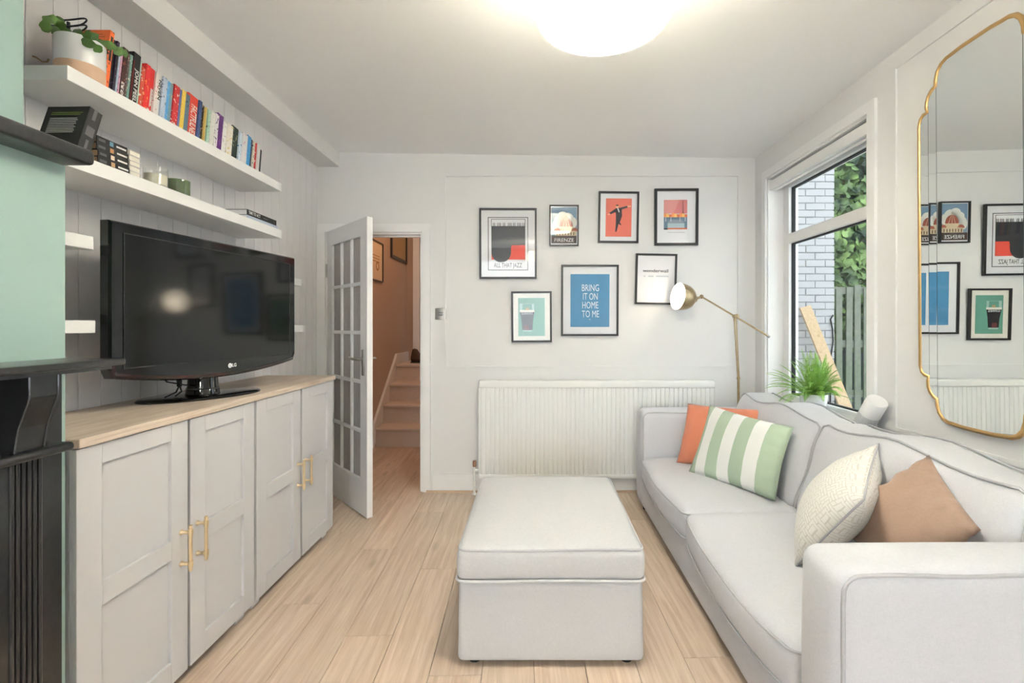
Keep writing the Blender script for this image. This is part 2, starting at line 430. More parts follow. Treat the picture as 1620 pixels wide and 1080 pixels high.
# local: x along the leaf, y thickness (0..TT), z up ; the room side is -y
stl, str_, tpr, btr, mw = .095, .105, .115, .235, .026
gx0, gx1, gz0, gz1 = stl, DWd-str_, btr, HD-tpr
MB().box(0, stl, 0, TT, 0, HD).box(DWd-str_, DWd, 0, TT, 0, HD).box(stl, DWd-str_, 0, TT, 0, btr).box(stl, DWd-str_, 0, TT, HD-tpr, HD).build('leaf', M['white'], door)
cw, rh = (gx1-gx0-2*mw)/3, (gz1-gz0-4*mw)/5
mm = MB()
for i in (1, 2): mm.rbox(gx0+i*cw+(i-1)*mw, gx0+i*(cw+mw), .002, TT-.002, gz0, gz1, .006, 2)
for j in range(1, 5): mm.rbox(gx0, gx1, .003, TT-.003, gz0+j*rh+(j-1)*mw, gz0+j*(rh+mw), .006, 2)
mm.build('glazing_bars', M['white'], door, 40)
rain = bpy.data.materials.new('rain_glass'); rain.use_nodes = True
N, L, b = nodes_of(rain)
b.inputs['Base Color'].default_value = rgb(214, 214, 210); b.inputs['Roughness'].default_value = .18; b.inputs['Transmission Weight'].default_value = .55; b.inputs['IOR'].default_value = 1.2
tc = N.new('ShaderNodeTexCoord'); mp = N.new('ShaderNodeMapping'); mp.inputs['Scale'].default_value = (90, 90, 9); L.new(tc.outputs['Object'], mp.inputs['Vector'])
n = N.new('ShaderNodeTexNoise'); n.inputs['Scale'].default_value = 1.0; n.inputs['Detail'].default_value = 3; n.inputs['Distortion'].default_value = .8; L.new(mp.outputs['Vector'], n.inputs['Vector'])
bp = N.new('ShaderNodeBump'); bp.inputs['Strength'].default_value = .9; bp.inputs['Distance'].default_value = .01; L.new(n.outputs['Fac'], bp.inputs['Height']); L.new(bp.outputs['Normal'], b.inputs['Normal'])
gp = MB().box(0, cw, 0, .004, 0, rh).mesh('pane'); gp.materials.append(rain)
for i in range(3):
    for j in range(5): inst('pane', gp, door, (gx0+i*(cw+mw), TT/2-.002, gz0+j*(rh+mw)))
for sd, y0 in ((-1, 0), (1, TT)):
    hx = DWd-.055; hz = 1.035
    hp = MB().rbox(hx-.02, hx+.02, min(y0, y0+sd*.008), max(y0, y0+sd*.008), hz-.11, hz+.06, .004, 2).build('handle_plate', M['steel'], door, 40)
    MB().tube([(hx, y0+sd*.006, hz), (hx, y0+sd*.045, hz), (hx-.012, y0+sd*.05, hz), (hx-.06, y0+sd*.052, hz), (hx-.11, y0+sd*.05, hz+.004), (hx-.118, y0+sd*.047, hz+.006)], .0085, 8).build('lever', M['steel'], hp, 50)
for hz in (.25, 1.62):
    MB().box(-.022, .004, -.004, .010, hz, hz+.1).tube([(-.009, -.007, hz), (-.009, -.007, hz+.1)], .006, 8).build('hinge', M['steel'], door)

HLX, HRX, HBY = -1.69, -.45, 6.25
struct(MB().box(HLX-.1, HLX, YB+.12, HBY+.1, 0, 3.6).build('wall_hall_left', M['hall']), 'hall wall beside the stairs')
struct(MB().box(HRX, HRX+.1, YB+.12, 5.6, 0, 3.6).build('wall_hall_right', M['hall']), 'hall wall on the far side of the doorway')
struct(MB().box(HLX-.1, HRX+.9, HBY, HBY+.1, 0, 3.6).build('wall_hall_back', M['hall']), 'wall at the head of the first stair flight')
struct(MB().box(HLX-.1, HRX+.9, YB+.12, HBY+.1, 3.3, 3.4).build('ceiling_hall', M['hall']), 'hall ceiling')
struct(MB().box(HRX+.8, HRX+.9, 5.5, HBY, 0, 3.6).build('wall_hall_turn', M['hall']), 'wall at the turn of the stairs')
st = thing('staircase', 'beige carpeted stairs climbing to a landing beyond the doorway', 'stairs', (-1.1, 4.96, 0))
S0, RI, GO = 4.96, .2, .24
for k in range(4):
    y0 = S0+k*GO; y1 = S0+(k+1)*GO+.03 if k < 3 else HBY-.005
    xr = HRX-.003 if k < 3 else HRX+.78
    m = MB().rbox(HLX+.03, HRX-.003, y0-.018, min(y1, S0+4*GO), (k+1)*RI-.035, (k+1)*RI, .014, 3).box(HLX+.03, HRX-.003, y0, S0+4*GO-.001*k, k*RI, (k+1)*RI-.03)
    if k == 3: m = MB().rbox(HLX+.03, HRX-.003, y0-.018, HBY-.004, 4*RI-.035, 4*RI, .014, 3).box(HLX+.03, HRX-.003, y0, HBY-.004, 0, 4*RI-.03)
    m.build('step', M['carpet'], st, 40)
# stringer board along the hall wall
pts = [(S0-.06, 0), (S0-.06, .16), (S0-.02, .25), (S0+3*GO-.02, .25+3*RI), (S0+3*GO+.05, .92), (HBY-.004, .92), (HBY-.004, .5), (S0+3*GO, .5)]
MB().prism(pts, HLX+.001, HLX+.029, 'yz').build('stringer', M['white'], st)
m = MB().box(HLX+.002, HLX+.016, YB+.13, S0-.07, 0, .13); struct(m.build('baseboard_hall', M['white']), 'white skirting along the hall wall')
# closed white door at the head of the flight
d2 = thing('door_2', 'closed white door at the head of the stairs', None, (-1.2, HBY, .8), kind='structure')
MB().box(-1.60, -1.52, HBY-.03, HBY, .8, 2.9).box(-.72, -.64, HBY-.03, HBY, .8, 2.9).box(-1.52, -.72, HBY-.03, HBY, 2.82, 2.9).build('architrave', M['white'], d2)
MB().box(-1.51, -.73, HBY-.012, HBY, .81, 2.82).build('leaf', M['white'], d2)
# unseen hall lamp, added for its warm light
hl = thing('added_hall_lamp', 'unseen glass pendant lamp added to light the hall', 'lamp', (-1.0, 4.75, 2.7))
MB().tube([(-1.0, 4.75, 3.3), (-1.0, 4.75, 2.78)], .004, 6).build('cord', M['rubber'], hl)
MB().lathe([(.001, .1), (.05, .08), (.09, .02), (.1, -.05), (.07, -.11), (.001, -.13)], (-1.0, 4.75, 2.7), 20).build('globe', mat('warm_globe', rgb(255, 226, 180), .4, emit=(1, .55, .24, 1), estr=17), hl, 60)

# ------------------------------------------------------------------ outside the window
gr = MB().box(WT, 9, -1, 12, -.3, -.15).build('ground', mat('patio_slabs', rgb(186, 188, 186), .9, noise=.1, nscale=5)); struct(gr, 'grey patio outside the window')
BY = 5.1; BX1 = (1320-CX)*BY/F
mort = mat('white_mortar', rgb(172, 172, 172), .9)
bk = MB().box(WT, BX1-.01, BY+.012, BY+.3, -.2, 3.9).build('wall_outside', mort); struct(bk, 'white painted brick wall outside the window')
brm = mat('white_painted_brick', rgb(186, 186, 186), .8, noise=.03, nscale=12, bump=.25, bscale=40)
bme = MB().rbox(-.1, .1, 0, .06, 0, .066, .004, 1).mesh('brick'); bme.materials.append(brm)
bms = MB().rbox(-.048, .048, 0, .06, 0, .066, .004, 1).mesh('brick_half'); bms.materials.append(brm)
z = -.15; row = 0
while z < 3.55:
    x = BX1-.1 if row % 2 == 0 else BX1-.048
    first = True
    while x > WT+.28:
        half = first and row % 2 == 1
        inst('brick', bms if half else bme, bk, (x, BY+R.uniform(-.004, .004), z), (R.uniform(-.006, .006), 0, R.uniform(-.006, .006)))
        x -= .105+.048 if half else .21
        if half: x += -.0
        first = False
    z += .0755; row += 1
# offcut of timber leaning on the brick wall
a = P(1279, 484, 4.95); 
pl = thing('timber_plank', 'raw pine board leaning against the white brick wall outside', 'plank', (a.x+.32, 4.5, -.15), world=False)
h = a.z+.15
MB().rbox(-.058, .058, -.012, .012, 0, math.sqrt(h*h+.40**2+.40**2), .002, 1).build('board', wood('raw_pine', rgb(214, 186, 148), rgb(190, 160, 120), rgb(140, 104, 70), .6, 'Y'), pl)
dv = Vector((a.x, 5.02, a.z))-Vector((a.x+.42, 4.62, -.15))
pl.location = (a.x+.42, 4.62, -.15); zx = dv.normalized(); yx = (Vector((0, 1, 0))-zx*zx.y).normalized(); xx_ = yx.cross(zx)
pl.rotation_euler = Matrix((xx_, yx, zx)).transposed().to_euler()
# cable down the corner
pp = [P(1318, 498, BY-.012), P(1314, 505, BY-.012), P(1317, 520, BY-.012), P(1318, 540, BY-.012), P(1315, 560, BY-.012), P(1314, 600, BY-.012), P(1313, 680, BY-.012)]
tag(MB().tube(pp, .007, 6).build('wall_cable', M['rubber'], None, 60), 'dark cable running down the corner of the outside brick wall', 'cable')
# slatted fence
FY = 6.72
fm = mat('weathered_fence', rgb(126, 132, 116), .85, noise=.12, nscale=14)
fn = thing('fence', 'weathered grey slatted fence below the ivy outside', 'fence', (4.4, FY, -.15))
fs = MB().rbox(-.043, .043, -.01, .01, 0, 1.95, .003, 1).mesh('slat'); fs.materials.append(fm)
for i in range(16):
    x = 3.62+i*.128
    inst('slat', fs, fn, (x-4.4, 0, R.uniform(-.03, .03)), (0, R.uniform(-.008, .008), 0))
for z in (.3, 1.0, 1.75): MB().box(3.45, 5.75, FY+.012, FY+.05, z-.05, z+.05).build('rail', fm, fn)
for x in (3.45, 5.7): MB().box(x-.05, x+.05, FY+.05, FY+.15, -.15, 2.05).build('post', fm, fn)
# ivy mass on the boundary wall
iv = mat('ivy_leaves', rgb(96, 128, 92), .45)
N, L, b = nodes_of(iv)
tc = N.new('ShaderNodeTexCoord'); n = N.new('ShaderNodeTexNoise'); n.inputs['Scale'].default_value = 3.2; n.inputs['Detail'].default_value = 6
L.new(tc.outputs['Object'], n.inputs['Vector']); r = N.new('ShaderNodeValToRGB'); e = r.color_ramp.elements
e[0].position = .38; e[0].color = rgb(48, 70, 54); e[1].position = .66; e[1].color = rgb(140, 172, 96)
L.new(n.outputs['Fac'], r.inputs['Fac']); L.new(r.outputs['Color'], b.inputs['Base Color'])
IY = 7.3
bwall = MB().box(2.8, 7.5, IY+.25, IY+.4, -.2, 5.0).build('wall_garden', mat('garden_wall', rgb(84, 96, 94), .9, noise=.2, nscale=4)); struct(bwall, 'dark green-grey garden boundary wall behind the ivy')
m = MB()
for i in range(5200):
    x = R.uniform(3.0, 6.2); z = R.uniform(.9, 4.3); y = IY+.1-R.random()**.6*.42-(.12 if z > 2.2 else 0)*R.random()
    s = R.uniform(.05, .12)
    q = Matrix.Rotation(R.uniform(-.9, .7), 3, 'X') @ Matrix.Rotation(R.uniform(-.8, .8), 3, 'Z') @ Matrix.Rotation(R.uniform(0, 6.28), 3, 'Y')
    lf = [(0, 0, -.9), (.55, .08, -.5), (.75, .1, .1), (.3, .02, .3), (0, -.05, 1), (-.3, .02, .3), (-.75, .1, .1), (-.55, .08, -.5)]
    m.add([Vector((x, y, z))+q @ (Vector(p)*s) for p in lf], [(0, 1, 2, 3), (3, 4, 5, 0), (5, 6, 7, 0)])
tag(m.build('ivy', iv), 'dense green ivy covering the boundary behind the fence', 'ivy', kind='stuff')

# ------------------------------------------------------------------ fireplace
sl = MB().rbox(XU-.01, -(CX-150)*BRY/F, -.5, BRY+.005, 1.690, 1.731, .012, 3).build('slate_ledge', M['black'], None, 40)
tag(sl, 'black slate ledge across the mint chimney breast, under the upper shelf', 'ledge')
fp = thing('fireplace_surround', 'black slate fireplace surround with fluted pilasters and corbels', 'fireplace', (-1.2, .42, 0))
XM = -(CX-200)*1.283/F
FPX = -1.225
MB().rbox(XC, XM, -.44, 1.284, 1.158, 1.176, .006, 2).box(XC, XM-.02, -.42, 1.262, 1.148, 1.159).build('mantel_shelf', M['black'], fp, 40)
MB().box(XC, FPX, -.385, 1.236, .93, 1.148).build('frieze', M['black'], fp)
MB().box(XC, FPX+.01, .25, .6, .80, .93).box(XC, FPX, -.385, .03, 0, .93).box(XC, FPX, .82, 1.236, 0, .93).build('jambs', M['black'], fp)
MB().box(XC, FPX-.02, .03, .82, 0, .93).build('insert', mat('cast_iron', rgb(20, 20, 21), .6), fp)
for yc in (1.1075, -.2575):
    s = 1 if yc > .4 else -1
    y0, y1 = yc-.0325, yc+.0325
    pr = [(FPX, .975), (-1.172, .975), (-1.168, 1.0), (-1.163, 1.03), (-1.152, 1.06), (-1.142, 1.085), (-1.138, 1.1), (-1.138, 1.148), (FPX, 1.148)]
    cbm = MB().prism(pr, y0, y1, 'xz').build('corbel', M['black'], fp)
    m = MB()
    for y in (y0, y1): m.tube([(p[0]+.001, y, p[1]) for p in pr[1:-1]], .003, 6)
    m.build('corbel_edge', M['black'], cbm, 50)
    yy0, yy1 = (.86, 1.196) if s > 0 else (-.346, -.01)
    MB().rbox(FPX, -1.150, yy0, yy1, .953, .975, .009, 3).build('impost', M['black'], fp, 40)
    fb = MB().box(FPX, -1.2, yc-.05 if s > 0 else yc-.075, yc+.075 if s > 0 else yc+.05, 0, .953).build('pilaster', M['black'], fp)
    m = MB()
    for k in range(6):
        y = (1.094+k*.0125) if s > 0 else (-.244-k*.0125)
        m.tube([(-1.2, y, .005), (-1.2, y, .952)], .0048, 8)
    m.build('fluting', M['black'], fb, 60)

# ------------------------------------------------------------------ cabinets and worktop
XF = -1.2375
def xd(px, X=XF): return -X*F/(CX-px)
edges = [(1.287, xd(298)), (xd(301), xd(403)), (xd(406), xd(476)), (xd(478), 2.918)]
labels = ['tall pale grey shaker cabinet next to the fireplace', 'pale grey shaker cabinet next to the glazed door']
for c in range(2):
    (a0, a1), (b0, b1) = edges[2*c], edges[2*c+1]
    y0 = a0+.004 if c == 0 else a0-.006; y1 = b1+.004 if c == 0 else b1
    if c == 0: y0, y1 = 1.289, 2.108
    else: y0, y1 = 2.112, 2.92
    cb_ = thing('cabinet', labels[c], 'cabinet', (-1.45, (y0+y1)/2, 0), group='shaker cabinets under the worktop')
    MB().box(XL+.002, XF-.022, y0, y0+.018, .05, .929).box(XL+.002, XF-.022, y1-.018, y1, .05, .929).box(XL+.002, XF-.022, y0+.018, y1-.018, .05, .07)\
        .box(XL+.002, XF-.022, y0+.018, y1-.018, .912, .929).box(XL+.002, XL+.01, y0+.018, y1-.018, .07, .912).build('body', M['cab'], cb_)
    for fy in (y0+.05, y1-.06):
        for fx in (XF-.06, XL+.06):
            MB().box(fx-.03, fx+.03, fy-.03, fy+.03, 0, .05).build('foot', M['cab'], cb_)
    for di, (p, q) in enumerate(((a0, a1), (b0, b1))):
        z0, z1 = .042, .927
        d = MB().box(XF-.02, XF-.012, p+.002, q-.002, z0, z1).build('door', M['cab'], cb_)
        sw = .078
        for (u0, u1, v0, v1, nm) in ((p+.002, p+sw, z0, z1, 'stile'), (q-sw, q-.002, z0, z1, 'stile'), (p+sw, q-sw, z1-.058, z1, 'rail'), (p+sw, q-sw, z0, z0+.075, 'rail'), (p+sw, q-sw, .464, .53, 'rail')):
            MB().rbox(XF-.0125, XF, u0, u1, v0, v1, .0018, 1).build(nm, M['cab'], d)
        hy = q-.035 if di == 0 else p+.035
        m = MB().tube([(XF+.033, hy, .408), (XF+.033, hy, .566)], .0062, 10)
        for hz in (.432, .542):
            m.lathe([(.009, 0), (.009, .004), (.0055, .007), (.0055, .03), (.008, .033)], (XF, hy, hz), 12, (1, 0, 0))
            m.lathe([(.0062, -.011), (.0085, -.010), (.0085, .010), (.0062, .011)], (XF+.033, hy, hz), 12)
        m.build('handle', M['gold'], d, 50)
wt = MB().rbox(XL+.002, XF+.012, 1.285, 2.928, .931, .957, .003, 1).build('worktop', M['oaktop'], None, None, org=((XL+XF)/2, 2.1, .931))
tag(wt, 'light oak worktop laid across the two cabinets', 'worktop')

# ------------------------------------------------------------------ television
WTZ = .957
TVw, TVc = .944, (-1.381, 2.086)
phi = math.radians(80.4)
tv = thing('television', 'black flat screen television on an oval stand', 'television', (TVc[0], TVc[1], WTZ), (0, 0, phi), world=False)
hw = TVw/2; zb, zt = .123, .664
def outline(ins=0, bow=.045):
    pts = []
    pts.append((-hw+ins, zt-ins)); pts.append((-hw+ins, zb+.03+ins))
    for i in range(13):
        u = -1+2*i/12
        pts.append((u*(hw-ins-.012), zb+ins-bow*(1-u*u)*.9))
    pts.append((hw-ins, zb+.03+ins)); pts.append((hw-ins, zt-ins))
    return pts
body = MB().prism(outline(), -.012, .02, 'xz').build('housing', M['tvblack'], tv, 30)
bv = MB(); 
o1 = outline(); o2 = outline(.006)
n_ = len(o1)
bv.add([(p[0], -.012, p[1]) for p in o1]+[(p[0], -.020, p[1]) for p in o2], [(i, (i+1) % n_, (i+1) % n_+n_, i+n_) for i in range(n_)]+[tuple(range(n_, 2*n_))])
bv.build('bezel', M['tvblack'], tv, 40)
MB().rbox(-hw+.08, hw-.08, .02, .085, zb+.06, zt-.06, .02, 3).build('back_shell', M['rubber'], tv, 40)
sx0, sx1, sz0, sz1 = -hw+.048, hw-.048, .158, zt-.040
MB().box(sx0, sx1, -.0215, -.0195, sz0, sz1).build('screen', M['screen'], tv)
m = MB(); frame_loop(m, sx0-.004, sx1+.004, sz0-.004, sz1+.004, .004, -.0222, -.0195); m.build('screen_edge', M['rubber'], tv)
# red-tinted lower lip
lo = outline(.004)[1:-1]
m = MB(); k = len(lo)
m.add([(p[0], -.0185, p[1]) for p in lo]+[(p[0]*.985, -.0225, p[1]+.013) for p in lo], [(i, i+1, i+1+k, i+k) for i in range(k-1)])
m.build('lower_lip', M['tvred'], tv, 60)
lgm = C('logo_silver', 226, 226, 226)
lg = MB().lathe([(.0001, 0), (.0105, 0), (.0105, .001), (.0001, .001)], (.035, -.0215, .128), 20, (0, -1, 0)).build('logo_disc', lgm, tv)
text('logo_text', 'LG', .021, lgm, tv, (.059, -.0218, .128), (math.pi/2, 0, 0), 1.0, bold=.0006)
dk = C('logo_dark', 40, 40, 40)
MB().box(.0335, .0349, -.0232, -.0226, .123, .133).box(.0335, .0385, -.0232, -.0226, .122, .1234).build('logo_mark', dk, lg)
# stand
SOx, SOy = -.026, .056
bs_ = MB().lathe([(.001, 0), (1, 0), (1.0, .005), (.97, .010), (.6, .013), (.001, .015)], (0, 0, 0), 48).build('base', M['tvblack'], tv, 50)
bs_.scale = (.24, .14, 1); bs_.location = (SOx, SOy, 0); bs_.rotation_euler = (0, 0, math.radians(-18))
MB().lathe([(.064, .010), (.062, .03), (.057, .045), (.053, .12)], (SOx, SOy, 0), 28).build('neck', M['tvblack'], tv, 60)
MB().lathe([(.0612, .034), (.0625, .036), (.0605, .038)], (SOx, SOy, 0), 28).build('neck_band', M['steel'], tv, 60)
m = MB()
m.tube([(-.22, .07, .12), (-.19, .06, .08), (-.15, .05, .068), (-.11, .06, .058), (-.085, .07, .055)], .003, 6)
m.tube([(-.13, .07, .115), (-.145, .055, .085), (-.145, .05, .06), (-.16, .05, .035), (-.2, .06, .02)], .003, 6)
m.tube([(-.165, .07, .115), (-.15, .06, .09), (-.143, .05, .06), (-.135, .05, .035), (-.155, .06, .018)], .0035, 6)
m.build('cables', M['rubber'], tv, 60)
MB().rbox(-.152, -.138, .042, .058, .055, .085, .004, 2).build('cable_clip', M['rubber'], tv, 40)

# ------------------------------------------------------------------ floating shelves
SX = -1.424
def shelf(y0, y1, z0, z1, label, x1=SX):
    o = MB().rbox(XL+.001, x1, y0, y1, z0, z1, .002, 1).build('floating_shelf', M['shelf'], None, None, org=((XL+x1)/2, (y0+y1)/2, z0))
    tag(o, label, 'shelf', 'white floating shelves on the boarded wall')
ST0, ST1 = 2.01, 2.055
SL0, SL1 = 1.748, 1.795
SY0, SY1 = 1.455, 2.68
shelf(SY0, SY1, ST0, ST1, 'long white floating shelf carrying the row of upright books')
shelf(SY0, SY1, SL0, SL1, 'long white floating shelf carrying candles and stacked dark books')
shelf(1.29, xd(148, SX), 1.506, 1.548, 'short white shelf end just left of the television, higher of the two')
shelf(1.29, xd(151.5, SX), 1.238, 1.279, 'short white shelf end just left of the television, lower of the two')
shelf(2.66, xd(477, SX), 1.500, 1.542, 'short white shelf end peeking out right of the television, higher of the two')
shelf(2.66, xd(480, SX), 1.222, 1.262, 'short white shelf end peeking out right of the television, lower of the two')

# ------------------------------------------------------------------ books
def printed(name, base, ink, scale=(1, 1, 1), thr=.55):
    m = mat(name, base, .45)
    N, L, b = nodes_of(m)
    tc = N.new('ShaderNodeTexCoord'); mp = N.new('ShaderNodeMapping'); mp.inputs['Scale'].default_value = scale
    oi = N.new('ShaderNodeObjectInfo'); ad = N.new('ShaderNodeVectorMath'); ad.operation = 'ADD'
    L.new(tc.outputs['Object'], ad.inputs[0]); L.new(oi.outputs['Random'], ad.inputs[1]); L.new(ad.outputs['Vector'], mp.inputs['Vector'])
    n = N.new('ShaderNodeTexNoise'); n.inputs['Scale'].default_value = 1; n.inputs['Detail'].default_value = 1
    L.new(mp.outputs['Vector'], n.inputs['Vector'])
    r = N.new('ShaderNodeValToRGB'); r.color_ramp.interpolation = 'CONSTANT'; e = r.color_ramp.elements
    e[0].position = 0; e[0].color = base; e[1].position = thr; e[1].color = ink
    L.new(n.outputs['Fac'], r.inputs['Fac']); L.new(r.outputs['Color'], b.inputs['Base Color'])
    return m
XB = -1.50
def px2y(px): return -XB*F/(CX-px)
LEAN = math.radians(7)
# (left px, right px, height, cover colour, ink colour, label, [title, title colour, size])
BK = [
 (162.5, 169.6, .205, (240, 110, 50), (60, 30, 20), 'tall orange book with a text-covered back beside the potted cactus', None),
 (169.8, 174.2, .185, (32, 36, 52), (80, 86, 110), 'dark navy book right beside the tall orange one', None),
 (174.4, 178.2, .184, (44, 36, 58), (110, 90, 120), 'dark purple-navy book, second from the tall orange one', None),
 (178.4, 181.4, .168, (164, 186, 204), (220, 220, 230), 'thin pale blue book between navy and pink spines', None),
 (181.6, 184.6, .168, (214, 160, 186), (120, 50, 60), 'thin pink book beside the dark red lettered spine', None),
 (184.8, 192.0, .176, (64, 22, 20), (150, 70, 50), 'dark red and black book with white lettering near the cactus', None),
 (192.2, 196.0, .165, (88, 70, 64), (200, 190, 170), 'thin brown book with pale blotches beside the teal one', None),
 (196.2, 200.4, .168, (120, 160, 150), (230, 225, 205), 'teal and cream patterned book beside the wide black biography', None),
 (200.6, 212.0, .183, (26, 24, 24), (26, 24, 24), 'wide black biography with large white name down its spine', ('JOHN PEEL', (240, 240, 236), .03)),
 (212.2, 215.4, .172, (190, 214, 196), (160, 190, 170), 'thin pale green book right of the black biography', None),
 (215.6, 221.6, .150, (206, 84, 56), (230, 220, 210), 'short rusty red book between pale green and bright red spines', None),
 (221.8, 228.8, .172, (214, 42, 42), (240, 150, 60), 'bright red book with orange lettering on its spine', None),
 (229.0, 237.8, .170, (232, 222, 216), (214, 50, 48), 'white book with big red blocks on its spine', None),
 (238.0, 243.0, .166, (236, 228, 222), (190, 40, 50), 'white book with small red lettering beside the bold black name', None),
 (243.2, 249.2, .168, (236, 234, 230), (200, 60, 60), 'white book with bold black name at the top of its spine', ('NIVEN', (28, 26, 28), .028)),
 (249.4, 256.8, .166, (202, 214, 230), (120, 130, 160), 'pale blue-grey book left of the sky blue one', None),
 (257.0, 263.2, .164, (92, 168, 222), (130, 190, 230), 'sky blue book beside the pale blue-grey one', None),
 (263.4, 268.2, .163, (120, 158, 176), (200, 180, 140), 'blue and tan book left of the red one in mid shelf', None),
 (268.4, 277.0, .165, (206, 44, 46), (236, 200, 190), 'red book with faint pale script in mid shelf', None),
 (277.2, 280.2, .160, (108, 120, 178), (150, 160, 200), 'thin lavender blue book between red and yellow spines', None),
 (280.4, 286.4, .164, (242, 212, 90), (240, 190, 70), 'yellow book in mid shelf', None),
 (286.6, 294.0, .160, (98, 128, 146), (60, 80, 96), 'slate blue book beside the yellow one', None),
 (294.2, 309.4, .172, (226, 74, 52), (226, 74, 52), 'widest orange-red book with white slanted title', ('FACTFULNESS', (246, 236, 226), .022)),
 (309.6, 314.0, .170, (60, 86, 138), (40, 52, 90), 'dark blue book right of the widest orange-red one', None),
 (314.2, 319.2, .162, (34, 32, 34), (220, 170, 120), 'black book with coloured lettering beside the dark blue one', None),
 (319.4, 321.4, .156, (230, 196, 110), (220, 180, 110), 'very thin yellow-orange book beside the black lettered one', None),
 (321.6, 324.6, .160, (62, 154, 176), (100, 180, 190), 'thin teal blue book left of the mint one', None),
 (324.8, 328.6, .156, (186, 220, 196), (90, 100, 70), 'thin mint green book with dark lettering', None),
 (328.8, 334.8, .156, (238, 236, 228), (220, 220, 210), 'plain off-white book right of the mint one', None),
 (335.0, 340.2, .158, (236, 230, 230), (120, 110, 130), 'white book with grey script left of the purple one', None),
 (340.4, 349.2, .168, (104, 44, 126), (130, 80, 150), 'purple book halfway along the upper shelf', None),
 (349.4, 355.8, .148, (238, 236, 230), (200, 190, 200), 'white book right of the purple one', None),
 (356.0, 364.8, .150, (240, 234, 222), (226, 206, 150), 'cream book with a faint yellow emblem left of the dark green one', None),
 (365.0, 374.4, .156, (44, 60, 48), (150, 150, 120), 'dark green and black book with pale specks', None),
 (374.6, 378.6, .146, (226, 236, 244), (90, 150, 210), 'white book with blue edging right of the dark green one', None),
 (378.8, 387.0, .150, (242, 238, 238), (232, 200, 210), 'white book with pale pink marks left of the bright blue one', None),
 (387.2, 393.0, .154, (72, 156, 214), (100, 180, 220), 'bright blue book near the far end of the row', None),
 (393.2, 396.8, .150, (56, 46, 74), (110, 80, 120), 'dark violet book beside the bright blue one', None),
 (397.0, 399.8, .144, (236, 226, 208), (60, 50, 50), 'thin cream book near the far end of the row', None),
 (400.0, 404.2, .148, (216, 58, 62), (240, 236, 230), 'red and white book near the far end of the row', None),
 (404.4, 408.2, .142, (240, 238, 234), (220, 220, 220), 'thin white book, last but one in the row', None),
 (408.4, 412.4, .128, (38, 38, 42), (38, 38, 42), 'thin black book ending the row', None),
]
def book_mesh(t, h, d, cov=.0016):
    # local: x from -d (inside) to 0 (spine), y 0..t thickness, z 0..h
    c = MB().box(-d, -cov, 0, cov, 0, h).box(-d, -cov, t-cov, t, 0, h).rbox(-cov*1.6, 0, 0, t, 0, h, .0012, 1)
    p = MB().box(-d+.003, -cov*1.6, cov, t-cov, .002, h-.003)
    return c, p
for i, (p0, p1, h, c1, c2, lab, title) in enumerate(BK):
    h = h*1.045+.034
    y0, y1 = px2y(p0), px2y(p1); t = (y1-y0)*math.cos(LEAN)
    d = R.uniform(.118, .132)
    bo = thing('book', lab, 'book', (XB+R.uniform(-.006, .006), y0, ST1+.0005), (-LEAN, 0, 0), 'books on the long upper shelf', world=False)
    bo.location.z += math.sin(LEAN)*t          # the lower far edge just touches the shelf
    cv, pg = book_mesh(t, h, d)
    mt = mat('cover', rgb(*c1), .45) if title or c1 == c2 else printed('cover', rgb(*c1), rgb(*c2), (30, 2.2/max(t, .006), 85), .635)
    co = cv.build('cover', mt, bo); pg.build('pages', M['pages'], bo)
    if title:
        tm = C('ink_%d_%d_%d' % title[1], *title[1])
        zc = h*.44 if title[0] == 'JOHN PEEL' else (h*.69 if title[0] == 'NIVEN' else h*.46)
        tx = text('title', title[0], title[2], tm, bo, (.0006, t*.6, zc), (0, math.pi/2, 0), 1.0, .0003, .0004)
        L_ = tx.dimensions.x if tx.dimensions.x else .1
        want = {'JOHN PEEL': .128, 'NIVEN': .082, 'FACTFULNESS': .15}[title[0]]
        mx_ = max(v.co.x for v in tx.data.vertices); mn_ = min(v.co.x for v in tx.data.vertices)
        my_ = max(v.co.y for v in tx.data.vertices); mny = min(v.co.y for v in tx.data.vertices)
        for v in tx.data.vertices:
            v.co.x *= want/(mx_-mn_); v.co.y *= (t*.62)/(my_-mny)
        if title[0] == 'JOHN PEEL':
            MB().box(.0, .0004, .001, t*.2, .02, h*.85).build('spine_band', C('dark_red_print', 110, 30, 28), bo)
        if title[0] == 'FACTFULNESS':
            pass
    elif 'big red blocks' in lab:
        rd = C('red_print', 214, 46, 46)
        MB().box(0, .0004, 0, t, h*.62, h).box(0, .0004, 0, t*.55, h*.22, h*.62).build('spine_blocks', rd, bo)
    elif 'tall orange' in lab:
        ink = C('ink_brown', 92, 44, 26); m = MB()
        for k in range(13):
            m.box(-d+.014, -.016-R.random()*.02, -.0003, 0, h-.018-k*.0088, h-.0165-k*.0088)
        m.build('back_text', ink, bo)
        MB().box(0, .0004, t*.25, t*.75, h*.55, h*.92).build('spine_title', C('ink_dark', 50, 34, 30), bo)
    elif 'white lettering near' in lab:
        MB().box(0, .0004, t*.2, t*.8, h*.06, h*.4).build('spine_title', printed('lettering', rgb(60, 22, 20), rgb(240, 236, 230), (20, 260, 120), .48), bo)
        
